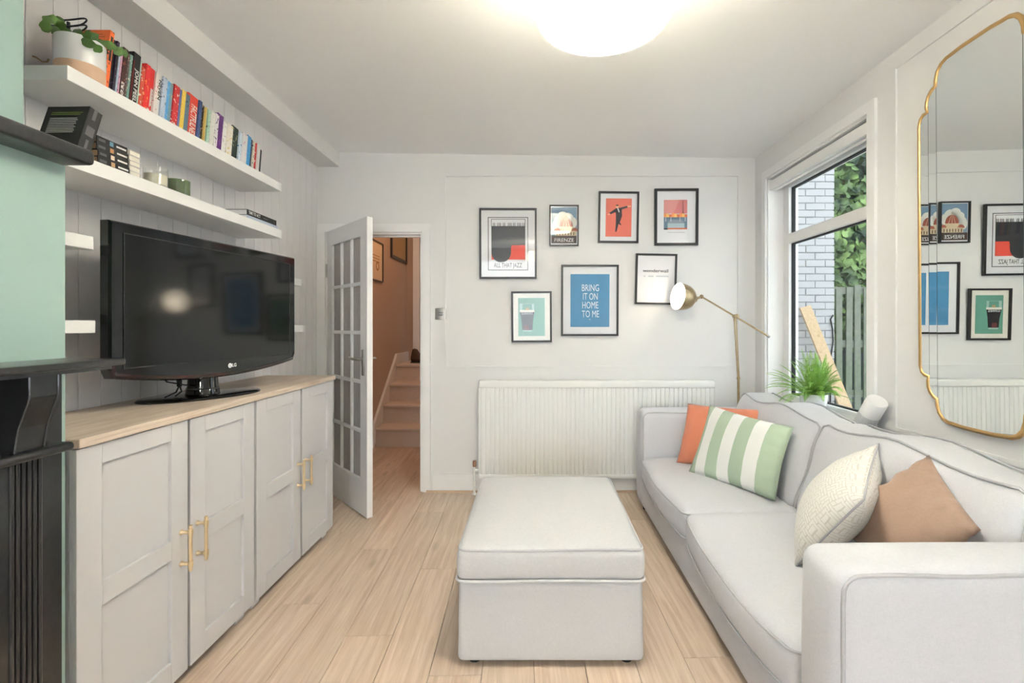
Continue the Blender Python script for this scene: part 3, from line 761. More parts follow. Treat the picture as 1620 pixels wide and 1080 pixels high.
# flat-lying books helper: world axis aligned box book, spine towards the room (+x)
def flat_book(x1, y0, y1, z0, t, d, col, lab, group, spine=True, rotz=0, marks=None, cov=.0014, pages=None):
    bo = thing('book', lab, 'book', (x1, y0, z0), (0, 0, rotz), group, world=False)
    L_ = y1-y0; cm = C('cover_%d_%d_%d' % col, *col)
    c = MB().box(-d, 0, 0, L_, 0, cov).box(-d, 0, 0, L_, t-cov, t)
    if spine: c.rbox(-.003, 0, 0, L_, 0, t, .0012, 1)
    else: c.box(-d, -d+.003, 0, L_, cov, t-cov)
    c.build('cover', cm, bo)
    MB().box(-d+.003, -.003, .002, L_-.002, cov, t-cov).build('pages', pages or (M['pages'] if not spine else M['paper']), bo)
    if marks:
        for (a, b_, u0, u1, mc) in marks:
            MB().box(0, .0004, a*L_, b_*L_, u0*t, u1*t).build('spine_print', mc, bo)
    return bo
# stack of four dark spined books
ya, yb = xd(156, SX-.01), xd(206, SX-.01)
zz = SL1+.0008; names = ['bottom', 'second', 'third', 'topmost']
wh = C('print_white', 226, 224, 220); gy = C('print_grey', 96, 94, 94)
art = [C('print_skin', 204, 160, 120), C('print_cream', 220, 200, 180), C('print_amber', 196, 140, 92), C('print_teal', 110, 150, 170)]
pos = ['lowest', 'second lowest', 'second highest', 'highest']
for k in range(4):
    t = .0225
    flat_book(SX-.012-.002*k, ya+.003*(k % 2), yb-.002*(k % 2), zz, t, .155, (36, 34, 34), 'black spined book, %s of four stacked on the lower shelf' % pos[k], 'stack of black spined books', pages=C('kraft_pages', 206, 172, 134), marks=[(.05, .26, .3, .68, gy), (.4, .52, .2, .85, art[k]), (.62, .95, .36, .62, wh)])
    zz += t+.0008
# neighbouring stack showing page edges
yc, yd = xd(207, SX-.01), xd(224, SX-.01); zz = SL1+.0008
for k in range(5):
    t = .0172
    flat_book(SX-.012-.002*(k % 2), yc, yd, zz, t, .13, (232, 228, 224), 'slim white book with page edges out, %s of its stack of five' % ['lowest', 'second lowest', 'middle one', 'second highest', 'topmost'][k], 'stack of slim white books', spine=False)
    zz += t+.0008
# hardback leaning back against the stack
pb = thing('book', 'thick black hardback leaning on the dark stack, green and white text on its back', 'book', (-1.408, 1.466, SL1+.010), (math.radians(-15), math.radians(1), math.radians(-4)), world=False)
# local x: towards the spine, y thickness, z up ; back cover faces the camera (-y)
ta, ha, da = .042, .152, .142
MB().box(-da, 0, 0, .002, 0, ha).box(-da, 0, ta-.002, ta, 0, ha).rbox(-.003, .001, 0, ta, 0, ha, .0015, 1).build('cover', C('hardback_black', 34, 33, 30), pb)
MB().box(-da+.004, -.003, .002, ta-.002, .003, ha-.003).build('pages', M['paper'], pb)
m = MB()
for k in range(9): m.box(-.122, -.026-.008*R.random(), -.0004, 0, .108-k*.0062, .1102-k*.0062)
m.build('back_text', wh, pb)
m = MB()
for k in range(2): m.box(-.122, -.018-.006*k, -.0004, 0, .129-k*.0068, .1316-k*.0068)
m.build('back_heading', C('print_green', 118, 140, 50), pb)
MB().box(.001, .0014, ta*.35, ta*.6, .115, .152).box(.001, .0014, ta*.2, ta*.8, .058, .09).box(.001, .0014, ta*.4, ta*.6, .01, .045).build('spine_print', gy, pb)
# two big books lying at the far end of the lower shelf
e0, e1 = xd(392, SX-.015), 2.668
flat_book(SX-.018, e0, e1+.004, SL1+.0008, .019, .21, (204, 214, 228), 'pale blue-grey large book lying under the black one at the shelf end', None, cov=.002)
tb = flat_book(SX-.02, e0+.004, e1-.006, SL1+.0208, .028, .235, (42, 40, 38), 'large black spined book lying on top of the pale one at the shelf end', None, cov=.0022)
L_ = e1-.006-e0-.004
tx = text('title', 'TIME TO ACT', .022, wh, tb, (.0006, L_*.23, .0145), (math.pi/2, 0, math.pi/2), 1.0, .0003, .0004)
mx_ = max(v.co.x for v in tx.data.vertices); mn_ = min(v.co.x for v in tx.data.vertices)
for v in tx.data.vertices: v.co.x *= L_*.38/(mx_-mn_)
MB().box(0, .0005, L_*.52, L_*.68, .011, .0175).box(0, .0005, L_*.905, L_*.918, .006, .023).build('spine_print', gy, tb)

# ------------------------------------------------------------------ candles, hook, ornament
def at_shelf(px, X): return -X*F/(CX-px)
X_ = -1.47; yy = at_shelf(246, X_)
cd = thing('jar_candle', 'clear glass jar candle with cream wax beside the white books', 'candle', (X_, yy, SL1))
MB().lathe([(.001, .0005), (.039, .0005), (.040, .004), (.040, .075), (.038, .075), (.038, .006), (.001, .006)], (X_, yy, SL1), 32).build('jar', M['clear'], cd, 40)
MB().lathe([(.001, .0065), (.037, .0065), (.037, .047), (.03, .046), (.001, .045)], (X_, yy, SL1), 32).build('wax', M['wax'], cd, 40)
MB().tube([(X_, yy, SL1+.045), (X_, yy, SL1+.055)], .0012, 6).build('wick', M['rubber'], cd)
yy = at_shelf(283, X_)
cd = thing('green_candle', 'dark olive green glass candle on the lower shelf', 'candle', (X_, yy, SL1))
MB().lathe([(.001, .0005), (.037, .0005), (.039, .004), (.039, .062), (.0365, .062), (.036, .045), (.001, .045)], (X_, yy, SL1), 32).build('tumbler', M['greeng'], cd, 40)
MB().lathe([(.036, .0455), (.02, .046), (.001, .046)], (X_, yy, SL1), 24).build('wax', M['wax'], cd)
h0 = Vector((XL, xd(52, XL), 0)); hz = EZ+(CY-89)*h0.y/F
hk = MB().tube([(XL, h0.y, hz), (XL+.012, h0.y, hz-.004), (XL+.02, h0.y+.01, hz-.012), (XL+.026, h0.y+.02, hz-.008), (XL+.028, h0.y+.024, hz+.004)], .003, 6).build('wall_hook', M['brass'], None, 60)
tag(hk, 'small brass hook on the boarded wall beside the green chimney breast', 'hook')
ox, oy = -1.585, 1.622
og = thing('wire_ornament', 'small dark metal balance ornament behind the potted cactus', 'ornament', (ox, oy, ST1))
dkm = mat('dark_metal', rgb(64, 66, 70), .35, .8)
MB().rbox(ox-.032, ox+.032, oy-.016, oy+.016, ST1, ST1+.165, .006, 2).build('base_block', dkm, og, 40)
MB().tube([(ox, oy, ST1+.16), (ox, oy, ST1+.235)], .005, 8).tube([(ox-.02, oy, ST1+.16), (ox-.02, oy, ST1+.205)], .004, 8).tube([(ox+.02, oy, ST1+.16), (ox+.02, oy, ST1+.205)], .004, 8).build('uprights', dkm, og, 60)
m = MB()
for s_ in range(2):
    m.tube([(ox+.06*math.sin(a_), oy+.016*math.cos(a_), ST1+.232+.014*math.sin(a_)**2-.022*s_) for a_ in [2*math.pi*q/24 for q in range(24)]], .0028, 6, closed=True)
m.build('rings', dkm, og, 60)

# ------------------------------------------------------------------ cactus in a pot on the upper shelf
px_, py_ = -1.488, 1.562
pt = thing('cactus_pot', 'trailing green cactus in a white pot with a bare clay base', 'plant', (px_, py_, ST1))
MB().lathe([(.001, .0005), (.060, .0005), (.0625, .004), (.0632, .047)], (px_, py_, ST1), 40).build('clay_base', M['terra'], pt, 50)
MB().lathe([(.0632, .047), (.0642, .050), (.0648, .127), (.0635, .13), (.0615, .127), (.0605, .108)], (px_, py_, ST1), 40).build('pot', M['pot'], pt, 50)
MB().lathe([(.061, .116), (.04, .119), (.001, .12)], (px_, py_, ST1), 24).build('soil', M['soil'], pt)
cg = mat('cactus_green', rgb(78, 112, 44), .4, noise=.25, nscale=25)
def stem(path, ws):
    m = MB(); pts = [Vector(p) for p in path]; vs = []; n = len(pts)
    # resample with scalloped width
    rs = []
    for i in range(n-1):
        for k in range(5):
            t = k/5; rs.append((pts[i].lerp(pts[i+1], t), i+t))
    rs.append((pts[-1], n-1)); 
    fs = []
    for i, (p, s) in enumerate(rs):
        a = rs[max(0, i-1)][0]; b = rs[min(len(rs)-1, i+1)][0]; t = (b-a).normalized()
        side = t.cross(Vector((.6, -.75, -.3)))
        if side.length < .1: side = Vector((0, 0, 1))
        side.normalize(); up = side.cross(t).normalized()
        w_ = ws*(.55+.45*abs(math.sin(math.pi*s)))*(1 if s < n-1.3 else .8)
        vs += [p+side*w_, p+up*.003, p-side*w_, p-up*.003]
    for i in range(len(rs)-1):
        for j in range(4): fs.append((4*i+j, 4*i+(j+1) % 4, 4*i+4+(j+1) % 4, 4*i+4+j))
    fs.append((0, 1, 2, 3)); q = 4*(len(rs)-1); fs.append((q+3, q+2, q+1, q))
    return m.add(vs, fs)
def cp(x, y, d): return P(x, y, d)
for pth in ([cp(112, 57, 1.56), cp(100, 46, 1.53), cp(90, 33, 1.5), cp(80, 29, 1.48), cp(73, 34, 1.46), cp(71, 50, 1.45)],
            [cp(108, 58, 1.54), cp(95, 53, 1.52), cp(80, 45, 1.5), cp(66, 42, 1.48)],
            [cp(105, 57, 1.6), cp(99, 45, 1.58), cp(93, 34, 1.57), cp(95, 27, 1.57)],
            [cp(120, 60, 1.53), cp(135, 57, 1.52), cp(146, 55, 1.52), cp(154, 62, 1.53)],
            [cp(125, 62, 1.55), cp(145, 70, 1.56), cp(165, 68, 1.58), cp(182, 76, 1.60), cp(192, 88, 1.61)],
            [cp(120, 62, 1.58), cp(128, 54, 1.6), cp(118, 48, 1.62)],
            [cp(128, 63, 1.52), cp(150, 73, 1.51), cp(160, 82, 1.51)],
            [cp(185, 78, 1.6), cp(196, 84, 1.62), cp(202, 86, 1.63)]):
    stem(pth, .0145).build('stem', cg, pt, 60)

# ------------------------------------------------------------------ pictures on the end wall
WHT, BLK = C('ink_white', 244, 244, 244), C('ink_black', 30, 30, 32)
def picture(x0, y0, x1, y1, lab, bar=.014, mountm=None, tilt=2.0, roll=0.0, yw=YB):
    a = bx(x0, y1); b_ = bx(x1, y0); W_, H_ = b_[0]-a[0], b_[1]-a[1]
    o = thing('picture_frame', lab, 'picture', ((a[0]+b_[0])/2, YB-.004, a[1]), (math.radians(tilt), math.radians(roll), 0), 'framed prints on the end wall', world=False)
    m = MB(); frame_loop(m, -W_/2, W_/2, 0, H_, bar, -.022, 0); m.build('frame', M['frame'], o)
    pr = MB().box(-W_/2+bar*.6, W_/2-bar*.6, -.008, -.002, bar*.6, H_-bar*.6).build('mount', mountm or M['paper'], o)
    MB().box(-W_/2+bar*.7, W_/2-bar*.7, -.0155, -.0140, bar*.7, H_-bar*.7).build('glazing', M['pglass'], o)
    o['W'] = W_; o['H'] = H_
    return o, pr, W_, H_
class Art:
    """flat print pieces in picture units: u from the left 0..1, v from the top 0..1 of the crop box"""
    def __init__(s, o, pr, W_, H_, box):   # box: picture-frame pixel rectangle that u,v refer to
        s.pr, s.W, s.H = pr, W_, H_; s.l = 0
    def pt(s, u, v): return ((u-.5)*s.W, (1-v)*s.H)
    def poly(s, name, pts, m, layer=1):
        mb = MB().prism([s.pt(*p) for p in pts], -.008-.0006*layer, -.0079, 'xz'); return mb.build(name, m, s.pr)
    def rect(s, name, u0, v0, u1, v1, m, layer=1): return s.poly(name, [(u0, v1), (u1, v1), (u1, v0), (u0, v0)], m, layer)
    def ell(s, name, u, v, ru, rv, m, layer=1, a0=0, a1=360, n=20):
        pts = [(u+ru*math.cos(math.radians(a0+(a1-a0)*i/n)), v+rv*math.sin(math.radians(a0+(a1-a0)*i/n))) for i in range(n if a1-a0 >= 360 else n+1)]
        return s.poly(name, pts, m, layer)
    def txt(s, name, body, u, v, wid, hei, m, layer=3):
        x, z = s.pt(u, v)
        t = text(name, body, .05, m, s.pr, (x, -.008-.0006*layer, z), (math.pi/2, 0, 0), 1, .0002, .0)
        xs = [q.co.x for q in t.data.vertices]; ys = [q.co.y for q in t.data.vertices]
        fx = wid*s.W/(max(xs)-min(xs)); fy = hei*s.H/(max(ys)-min(ys)); cx_, cy_ = (max(xs)+min(xs))/2, (max(ys)+min(ys))/2
        for q in t.data.vertices: q.co.x = (q.co.x-cx_)*fx; q.co.y = (q.co.y-cy_)*fy
        return t
# jazz print
a = Art(*picture(759, 331, 849, 441, 'large black framed jazz print with piano keys and red block'), None)
def Q(x, y, x0, y0, x1, y1): return ((x-x0)/(x1-x0), (y-y0)/(y1-y0))
q = lambda x, y: Q(x, y, 80, 95, 820, 1010)
def border(a, u0, v0, u1, v1, t, m, name='border', tv=None):
    tv = tv or t*.8
    a.rect(name, u0, v0, u1, v0+tv, m); a.rect(name, u0, v1-tv, u1, v1, m); a.rect(name, u0, v0, u0+t, v1, m); a.rect(name, u1-t, v0, u1, v1, m)
border(a, *q(190, 208), *q(710, 900), .012, BLK)
border(a, *q(232, 232), *q(674, 330), .008, BLK, 'keyboard_outline')
for k in (0, 1, 3, 4, 5, 7, 8, 10.5, 11.5, 12.5, 14, 15, 17, 18, 19, 20.5, 21.5):
    x = 255+k*18.6; a.rect('piano_key', *q(x, 282), *q(x+7, 326), BLK, 2)
pb_ = mat('poster_black', rgb(46, 48, 52), .5)
a.rect('piano_body', *q(235, 328), *q(672, 572), pb_, 2)
a.poly('piano_curve', [q(235, 570)]+[q(362-127*math.cos(math.radians(t)), 668+127*math.sin(math.radians(t))) for t in range(0, 181, 12)]+[q(489, 600), q(500, 570)], pb_, 3)
a.rect('red_block', *q(235, 560), *q(672, 760), C('poster_red', 222, 76, 58), 1)
a.txt('lettering', 'ALL THAT JAZZ', *q(448, 842), .49, .082, BLK)
# travel print with a domed church
a = Art(*picture(869, 325.5, 915, 389.5, 'smallest framed print, domed church under clouds', bar=.010), None)
q = lambda x, y: Q(x, y, 118, 130, 695, 945)
a.rect('sky', *q(158, 172), *q(655, 890), C('poster_sky', 122, 152, 178), 1)
cl = C('poster_cloud', 236, 236, 228)
for (x, y, rx, ry) in ((380, 340, 100, 85), (470, 400, 130, 120), (300, 420, 90, 90), (220, 560, 60, 120), (600, 480, 54, 110), (400, 520, 180, 110)):
    u, v = q(x, y); a.ell('cloud', u, v, rx/577, ry/815, cl, 2, n=14)
dm, d2, bd, dk_ = C('poster_dome', 150, 70, 54), C('poster_roof', 176, 96, 70), C('poster_stone', 214, 196, 164), C('poster_brown', 74, 58, 52)
u, v = q(450, 560); a.ell('dome', u, v, 130/577, 170/815, dm, 3, 180, 360)
a.rect('lantern', *q(438, 340), *q(462, 400), bd, 3)
a.rect('drum', *q(320, 558), *q(580, 640), bd, 4)
for x in (385, 450, 515): a.poly('dome_rib', [q(x-5, 558), q(x+5, 558), q(450+(x-450)*.35+3, 410), q(450+(x-450)*.35-3, 410)], bd, 4)
for x in (260, 600):
    u, v = q(x+20, 650); a.ell('half_dome', u, v, 70/577, 70/815, d2, 4, 180, 360)
a.rect('church_wall', *q(235, 640), *q(650, 770), bd, 4)
for k in range(7): a.rect('church_window', *q(262+k*55, 668), *q(278+k*55, 730), dk_, 5)
a.rect('foreground', *q(158, 740), *q(655, 890), dk_, 5)
a.txt('lettering', 'FIRENZE', *q(410, 825), .66, .085, WHT, 7)
# dancer print
a = Art(*picture(945.5, 304.5, 1009, 384.5, 'framed coral print of a dancing figure in a dark suit', roll=.6), None)
q = lambda x, y: Q(x, y, 112, 105, 800, 965)
a.rect('coral_ground', *q(240, 218), *q(680, 860), C('poster_coral', 226, 116, 96), 1)
su, sk = C('poster_suit', 70, 66, 72), C('poster_skin', 240, 190, 150)
u, v = q(432, 352); a.ell('head', u, v, 22/688, 28/860, sk, 2); a.ell('hair', u, v-.02, 22/688, 14/860, C('poster_hair', 84, 40, 36), 3)
a.poly('jacket', [q(405, 385), q(470, 375), q(510, 400), q(518, 510), q(490, 590), q(415, 590), q(412, 500)], su, 2)
a.poly('arm', [q(470, 378), q(600, 340), q(612, 368), q(490, 412)], su, 2); a.poly('arm', [q(410, 385), q(300, 462), q(318, 486), q(425, 440)], su, 2)
a.poly('hand', [q(606, 340), q(665, 338), q(668, 356), q(610, 362)], sk, 2); a.poly('hand', [q(312, 470), q(275, 482), q(278, 500), q(318, 486)], sk, 2)
a.poly('leg', [q(415, 585), q(470, 585), q(450, 690), q(425, 780), q(405, 775), q(412, 680)], su, 2); a.poly('leg', [q(450, 585), q(500, 570), q(480, 620), q(510, 660), q(498, 668), q(455, 640)], su, 2)
a.poly('shirt', [q(430, 385), q(452, 380), q(475, 445), q(462, 455)], WHT, 3)
# theatre skyline print
a = Art(*picture(1034.5, 300, 1103, 388.5, 'framed print of a pink sky over a lit waterfront, highest on the wall', roll=-.3, bar=.018), None)
q = lambda x, y: Q(x, y, 95, 100, 768, 970)
a.rect('pink_sky', *q(240, 270), *q(602, 480), C('poster_pink', 214, 128, 128), 1)
a.poly('pale_beam', [q(240, 270), q(480, 270), q(390, 480), q(240, 480)], C('poster_pink2', 222, 152, 148), 2)
a.poly('tower', [q(530, 275), q(540, 275), q(546, 480), q(528, 480)], C('poster_tower', 140, 70, 70), 3)
oy_ = [C('poster_orange', 236, 152, 84), C('poster_yellow', 240, 196, 110), C('poster_rust', 214, 110, 70)]
for k in range(9): a.rect('lit_building', *q(240+k*40.3, 474+(k*7 % 3)*9), *q(240+(k+1)*40.3, 536), oy_[k % 3], 2)
a.rect('quay', *q(240, 534), *q(602, 720), C('poster_blue', 108, 136, 156), 1); a.rect('water', *q(300, 630), *q(560, 700), C('poster_pale', 176, 200, 206), 2)
a.poly('roadway', [q(330, 575), q(520, 575), q(560, 630), q(300, 630)], C('poster_grey', 140, 154, 168), 2)
for x in (270, 350, 490, 570): a.rect('lamp_post', *q(x-4, 534), *q(x+4, 600), WHT, 3)
a.rect('kerb', *q(300, 700), *q(602, 722), C('poster_rust', 214, 110, 70), 2); a.rect('kerb_shadow', *q(240, 705), *q(300, 726), BLK, 2)
for k in range(9): a.rect('caption_mark', *q(305+k*30, 767), *q(325+k*30, 774), C('poster_grey', 140, 154, 168), 1)
# wonderwall print
a = Art(*picture(1003.5, 402, 1068, 481.5, 'plain white framed print with the single word wonderwall, behind the lamp head', roll=1.0), None)
q = lambda x, y: Q(x, y, 90, 75, 790, 935)
a.txt('lettering', 'wonderwall', *q(432, 362), .62, .062, BLK)
for (x0, x1) in ((235, 260), (310, 400), (445, 655)): a.rect('small_print', *q(x0, 446), *q(x1, 452), C('poster_grey', 140, 154, 168), 1); a.rect('small_print', *q(x0, 460), *q(x1, 466), C('poster_grey', 140, 154, 168), 1)
# blue lyric print
a = Art(*picture(887.5, 419.5, 977.5, 531, 'large framed blue print with four lines of white capitals'), None)
q = lambda x, y: Q(x, y, 62, 80, 806, 1005)
a.rect('blue_ground', *q(183, 200), *q(690, 888), mat('poster_lyric_blue', rgb(74, 140, 184), .7, noise=.05, nscale=30), 1)
for body, x, y, wd in (('BRING', 442, 378, 222), ('IT ON', 441, 490, 190), ('HOME', 441, 603, 208), ('TO ME', 444, 718, 224)):
    u, v = q(x, y); a.txt('lettering', body, u, v, wd/744, 88/925, WHT)
a.rect('emblem', *q(425, 785), *q(445, 793), WHT)
# stout print
a = Art(*picture(809.5, 461, 873, 541, 'framed teal print of a full pint of stout, lowest on the wall', mountm=M['cream'], roll=-.4), None)
q = lambda x, y: Q(x, y, 105, 120, 785, 975)
a.rect('teal_ground', *q(220, 230), *q(668, 870), C('poster_teal', 104, 162, 144), 1)
gl = C('poster_glass', 168, 200, 190); stt = C('poster_stout', 40, 34, 38)
a.poly('glass_top', [q(245, 325), q(490, 325), q(492, 440), q(246, 440)], gl, 2); a.poly('glass_inside', [q(295, 330), q(450, 330), q(455, 440), q(290, 440)], C('poster_teal', 104, 162, 144), 3)
a.rect('foam', *q(246, 432), *q(494, 468), C('poster_foam', 236, 230, 220), 4)
a.poly('stout', [q(248, 466), q(492, 466), q(470, 600), q(458, 770), q(288, 770), q(278, 620)], stt, 3)
a.poly('glass_foot', [q(288, 768), q(458, 768), q(440, 795), q(300, 795)], gl, 3)
a.txt('lettering', 'GUINNESS', *q(370, 490), .29, .045, WHT, 5)
for (x0, x1) in ((350, 375), (385, 402)): a.rect('harp', *q(x0, 395), *q(x1, 436), C('poster_amber', 206, 160, 110), 5)
a.poly('red_glint', [q(318, 690), q(400, 690), q(400, 770), q(318, 770)], C('poster_wine', 110, 50, 52), 4)
# thermostat / switch plate
sx, sz = bx(697.5, 496.5)
sp = thing('switch_plate', 'square brushed metal switch plate beside the doorway', 'switch', (sx, YB, sz-.043))
MB().rbox(sx-.043, sx+.043, YB-.008, YB, sz-.043, sz+.043, .003, 2).build('plate', M['steel'], sp, 40)
MB().rbox(sx-.018, sx+.018, YB-.0105, YB-.007, sz+.004, sz+.016, .002, 1).rbox(sx-.018, sx+.018, YB-.0105, YB-.007, sz-.014, sz-.002, .002, 1).build('rockers', mat('switch_grey', rgb(120, 118, 114), .4), sp)
# hall pictures
def hall_pic(px0, px1, y_top, y_bot, px_ref, lab, paper, barw):
    y0, y1 = -HLX*F/(CX-px0), -HLX*F/(CX-px1)
    dref = -HLX*F/(CX-px_ref); z1 = EZ+(CY-y_top)*dref/F; z0 = EZ+(CY-y_bot)*dref/F
    o = thing('picture_frame', lab, 'picture', (HLX, (y0+y1)/2, z0))
    m = MB(); frame_loop_y(m, y0, y1, z0, z1, barw, HLX, HLX+.02); m.build('frame', M['frame'], o)
    pr = MB().box(HLX+.001, HLX+.008, y0+barw*.5, y1-barw*.5, z0+barw*.5, z1-barw*.5).build('print', paper, o)
    return o, pr, y0, y1, z0, z1
o, pr, y0, y1, z0, z1 = hall_pic(575, 604, 386, 447, 604, 'cream print in a thin frame on the hall wall, nearer the doorway', C('hall_print', 226, 206, 180), .012)
yc_, zc_ = y0+(y1-y0)*.70, z0+(z1-z0)*.38
MB().lathe([(.05, 0), (.05, .001), (.03, .001), (.03, 0)], (HLX+.0082, yc_, zc_), 20, (1, 0, 0)).build('printed_ring', C('ring_ochre', 170, 130, 80), pr)
m = MB()
for k in range(3): m.box(HLX+.008, HLX+.009, y0+.1, y1-.1, z1-.16-k*.03, z1-.152-k*.03)
m.build('printed_lines', C('ring_ochre', 170, 130, 80), pr)
hall_pic(617.5, 642, 362, 418, 642, 'dark framed print on the hall wall, farther up the stairs', C('hall_print2', 176, 150, 110), .035)
# boots on the landing
def boot(x, y, rz, lab):
    o = thing('boot', lab, 'shoe', (x, y, .8), (0, 0, rz), 'brown boots on the stair landing', world=False)
    lea = C('brown_leather', 74, 48, 30)
    sec = [(-.10, .0, .085, .042), (-.085, .0, .16, .045), (-.05, .0, .15, .045), (-.01, .0, .085, .042), (.05, .0, .06, .042), (.10, .0, .05, .038), (.13, .0, .03, .024)]
    m = MB(); vs = []; n = 10
    for (xx, b0, hh, wd) in sec:
        for j in range(n):
            a_ = 2*math.pi*j/n; vs.append((xx, wd*math.cos(a_), .014+hh/2+hh/2*math.sin(a_)))
    fs = [(i*n+j, i*n+(j+1) % n, (i+1)*n+(j+1) % n, (i+1)*n+j) for i in range(len(sec)-1) for j in range(n)]+[tuple(range(n)), tuple(range((len(sec)-1)*n, len(sec)*n))]
    m.add(vs, fs).build('upper', lea, o, 60)
    MB().rbox(-.105, .14, -.043, .043, 0, .018, .008, 2).build('sole', M['rubber'], o, 40)
boot(-1.43, 5.88, math.radians(-8), 'brown leather boot on the stair landing, nearer the hall wall')
boot(-1.44, 6.0, math.radians(6), 'brown leather boot on the stair landing, nearer the white door')

# ------------------------------------------------------------------ radiator
RY = YB-.085
ra, rb_ = P(758, 602, RY), P(1131, 757, RY)
rd = thing('radiator', 'long cream panel radiator under the pictures', 'radiator', ((ra.x+rb_.x)/2, YB-.05, rb_.z))
x0, x1, z0, z1 = ra.x, rb_.x, rb_.z, ra.z
m = MB(); n = 52; st_ = (x1-x0-.02)/n; pts = []
for i in range(n):
    xx = x0+.01+i*st_
    pts += [(xx, RY+.007), (xx+st_*.16, RY+.007), (xx+st_*.3, RY), (xx+st_*.86, RY)]
pts += [(x1-.01, RY+.007)]
vs = []; fs = []
for (px0, py0) in pts: vs += [(px0, py0, z0+.03), (px0, py0, z1-.05)]
for i in range(len(pts)-1): fs.append((2*i, 2*i+2, 2*i+3, 2*i+1))
m.add(vs, fs); m.build('panel', M['rad'], rd)
MB().box(x0, x1, RY+.012, RY+.05, z0+.004, z1-.05).build('core', M['rad'], rd)
MB().rbox(x0-.004, x1+.004, RY-.008, RY+.06, z1-.055, z1, .012, 3).build('top_cover', M['rad'], rd, 40)
MB().rbox(x0, x1, RY-.003, RY+.02, z0, z0+.032, .006, 2).build('bottom_rail', M['rad'], rd, 40)
m = MB()
for xx in (x0-.006, x1): m.rbox(xx, xx+.006, RY+.0, RY+.055, z0+.01, z1-.056, .002, 1)
m.build('side_panels', M['rad'], rd)
m = MB()
for xx in (x0+.25, x1-.25): m.box(xx-.02, xx+.02, RY+.05, YB-.003, z0+.12, z1-.15)
m.build('brackets', M['rad'], rd)
vx = P(750, 750, RY).x
vl = MB().tube([(vx, RY+.02, .002), (vx, RY+.02, z0+.085)], .0085, 10).tube([(vx, RY+.02, z0+.055), (x0+.01, RY+.02, z0+.055)], .008, 10).lathe([(.012, -.012), (.012, .012)], (vx+.014, RY+.02, z0+.055), 12, (1, 0, 0)).lathe([(.018, 0), (.016, .008), (.009, .012)], (vx, RY+.02, .001), 14).build('valve', M['rad'], rd, 50)
MB().lathe([(.0105, 0), (.013, .004), (.014, .035), (.0125, .044), (.001, .046)], (vx, RY+.02, z0+.083), 14).build('valve_cap', mat('brown_cap', rgb(160, 116, 92), .5), vl, 50)
MB().tube([(x1+.04, RY+.02, .002), (x1+.04, RY+.02, z0+.05), (x1-.002, RY+.02, z0+.05)], .0085, 10).build('outlet_pipe', M['rad'], rd, 50)

# ------------------------------------------------------------------ wall mirror
MXX = XR-.024
mz = lambda x, y: (MXX*F/(x-CX), EZ+(CY-y)*(MXX*F/(x-CX))/F)
YC, ZC = 1.786, 1.603
half = [(1454, 260), (1454, 200), (1456.5, 189), (1461, 182), (1467.5, 177.5), (1466, 171), (1466.5, 162), (1469.5, 152), (1474.5, 143), (1480.5, 136), (1481, 126), (1484, 113), (1490, 101), (1498, 92), (1507, 85.5)]
loc = [(mz(x, y)[0]-YC, mz(x, y)[1]-ZC) for (x, y) in half]
loc[0] = (loc[1][0], .3)
zt_ = loc[-1][1]
quad = loc+[(.06, zt_+.004)]
up_ = quad+[(-a_, b_) for (a_, b_) in reversed(quad)]
full = up_+[(a_, -b_) for (a_, b_) in reversed(up_)]
MYAW = math.radians(-0.9)
mi = thing('wall_mirror', 'tall stepped mirror with a thin gold frame on the right wall', 'mirror', (XR-.022, YC, ZC), (0, math.radians(-.3), MYAW), world=False)
MB().tube([(0, a_, b_) for (a_, b_) in full], .0095, 8, closed=True).build('frame', M['mgold'], mi, 60)
mg = mat('mirror_silver', (.86, .89, .88, 1), .0, 1.0)
def clip(poly, lim0, lim1):
    def side(poly, lim, keep_less):
        out = []
        for i in range(len(poly)):
            p, q_ = poly[i], poly[(i+1) % len(poly)]
            pin = (p[0] <= lim) if keep_less else (p[0] >= lim); qin = (q_[0] <= lim) if keep_less else (q_[0] >= lim)
            if pin: out.append(p)
            if pin != qin:
                t = (lim-p[0])/(q_[0]-p[0]); out.append((lim, p[1]+t*(q_[1]-p[1])))
        return out
    return side(side(poly, lim1, True), lim0, False)
b1, b2 = quad[4][0]-.004, quad[9][0]-.004
for (l0, l1, yaw) in ((-b2+.0015, b2-.0015, 0), (b2+.0015, b1-.0015, 1), (b1+.0015, .4, 2), (-b1+.0015, -b2-.0015, -1), (-.4, -b1-.0015, -2)):
    pl_ = clip(full, l0, l1); yc2 = sum(p[0] for p in pl_)/len(pl_)
    sl_ = -math.tan(math.radians(.9))*yaw
    n = len(pl_)
    m = MB().add([(-.004+(p[0]-yc2)*sl_, p[0], p[1]) for p in pl_]+[(.004, p[0], p[1]) for p in pl_], [tuple(range(n)), tuple(range(n, 2*n))]+[(i, (i+1) % n, (i+1) % n+n, i+n) for i in range(n)])
    m.build('glass', mg, mi)
bvm = mat('bevel_grey', rgb(150, 156, 156), .1, .9)
for bb_ in (b1, b2, -b1, -b2):
    zz_ = max(p[1] for p in clip(full, bb_-.001, bb_+.001))
    MB().box(-.004, .004, bb_-.0015, bb_+.0015, -zz_, zz_).build('bevel_line', bvm, mi)
MB().prism([(a_*.97, b_*.985) for (a_, b_) in full], .0045, .0195, 'yz').build('backing', M['rubber'], mi)

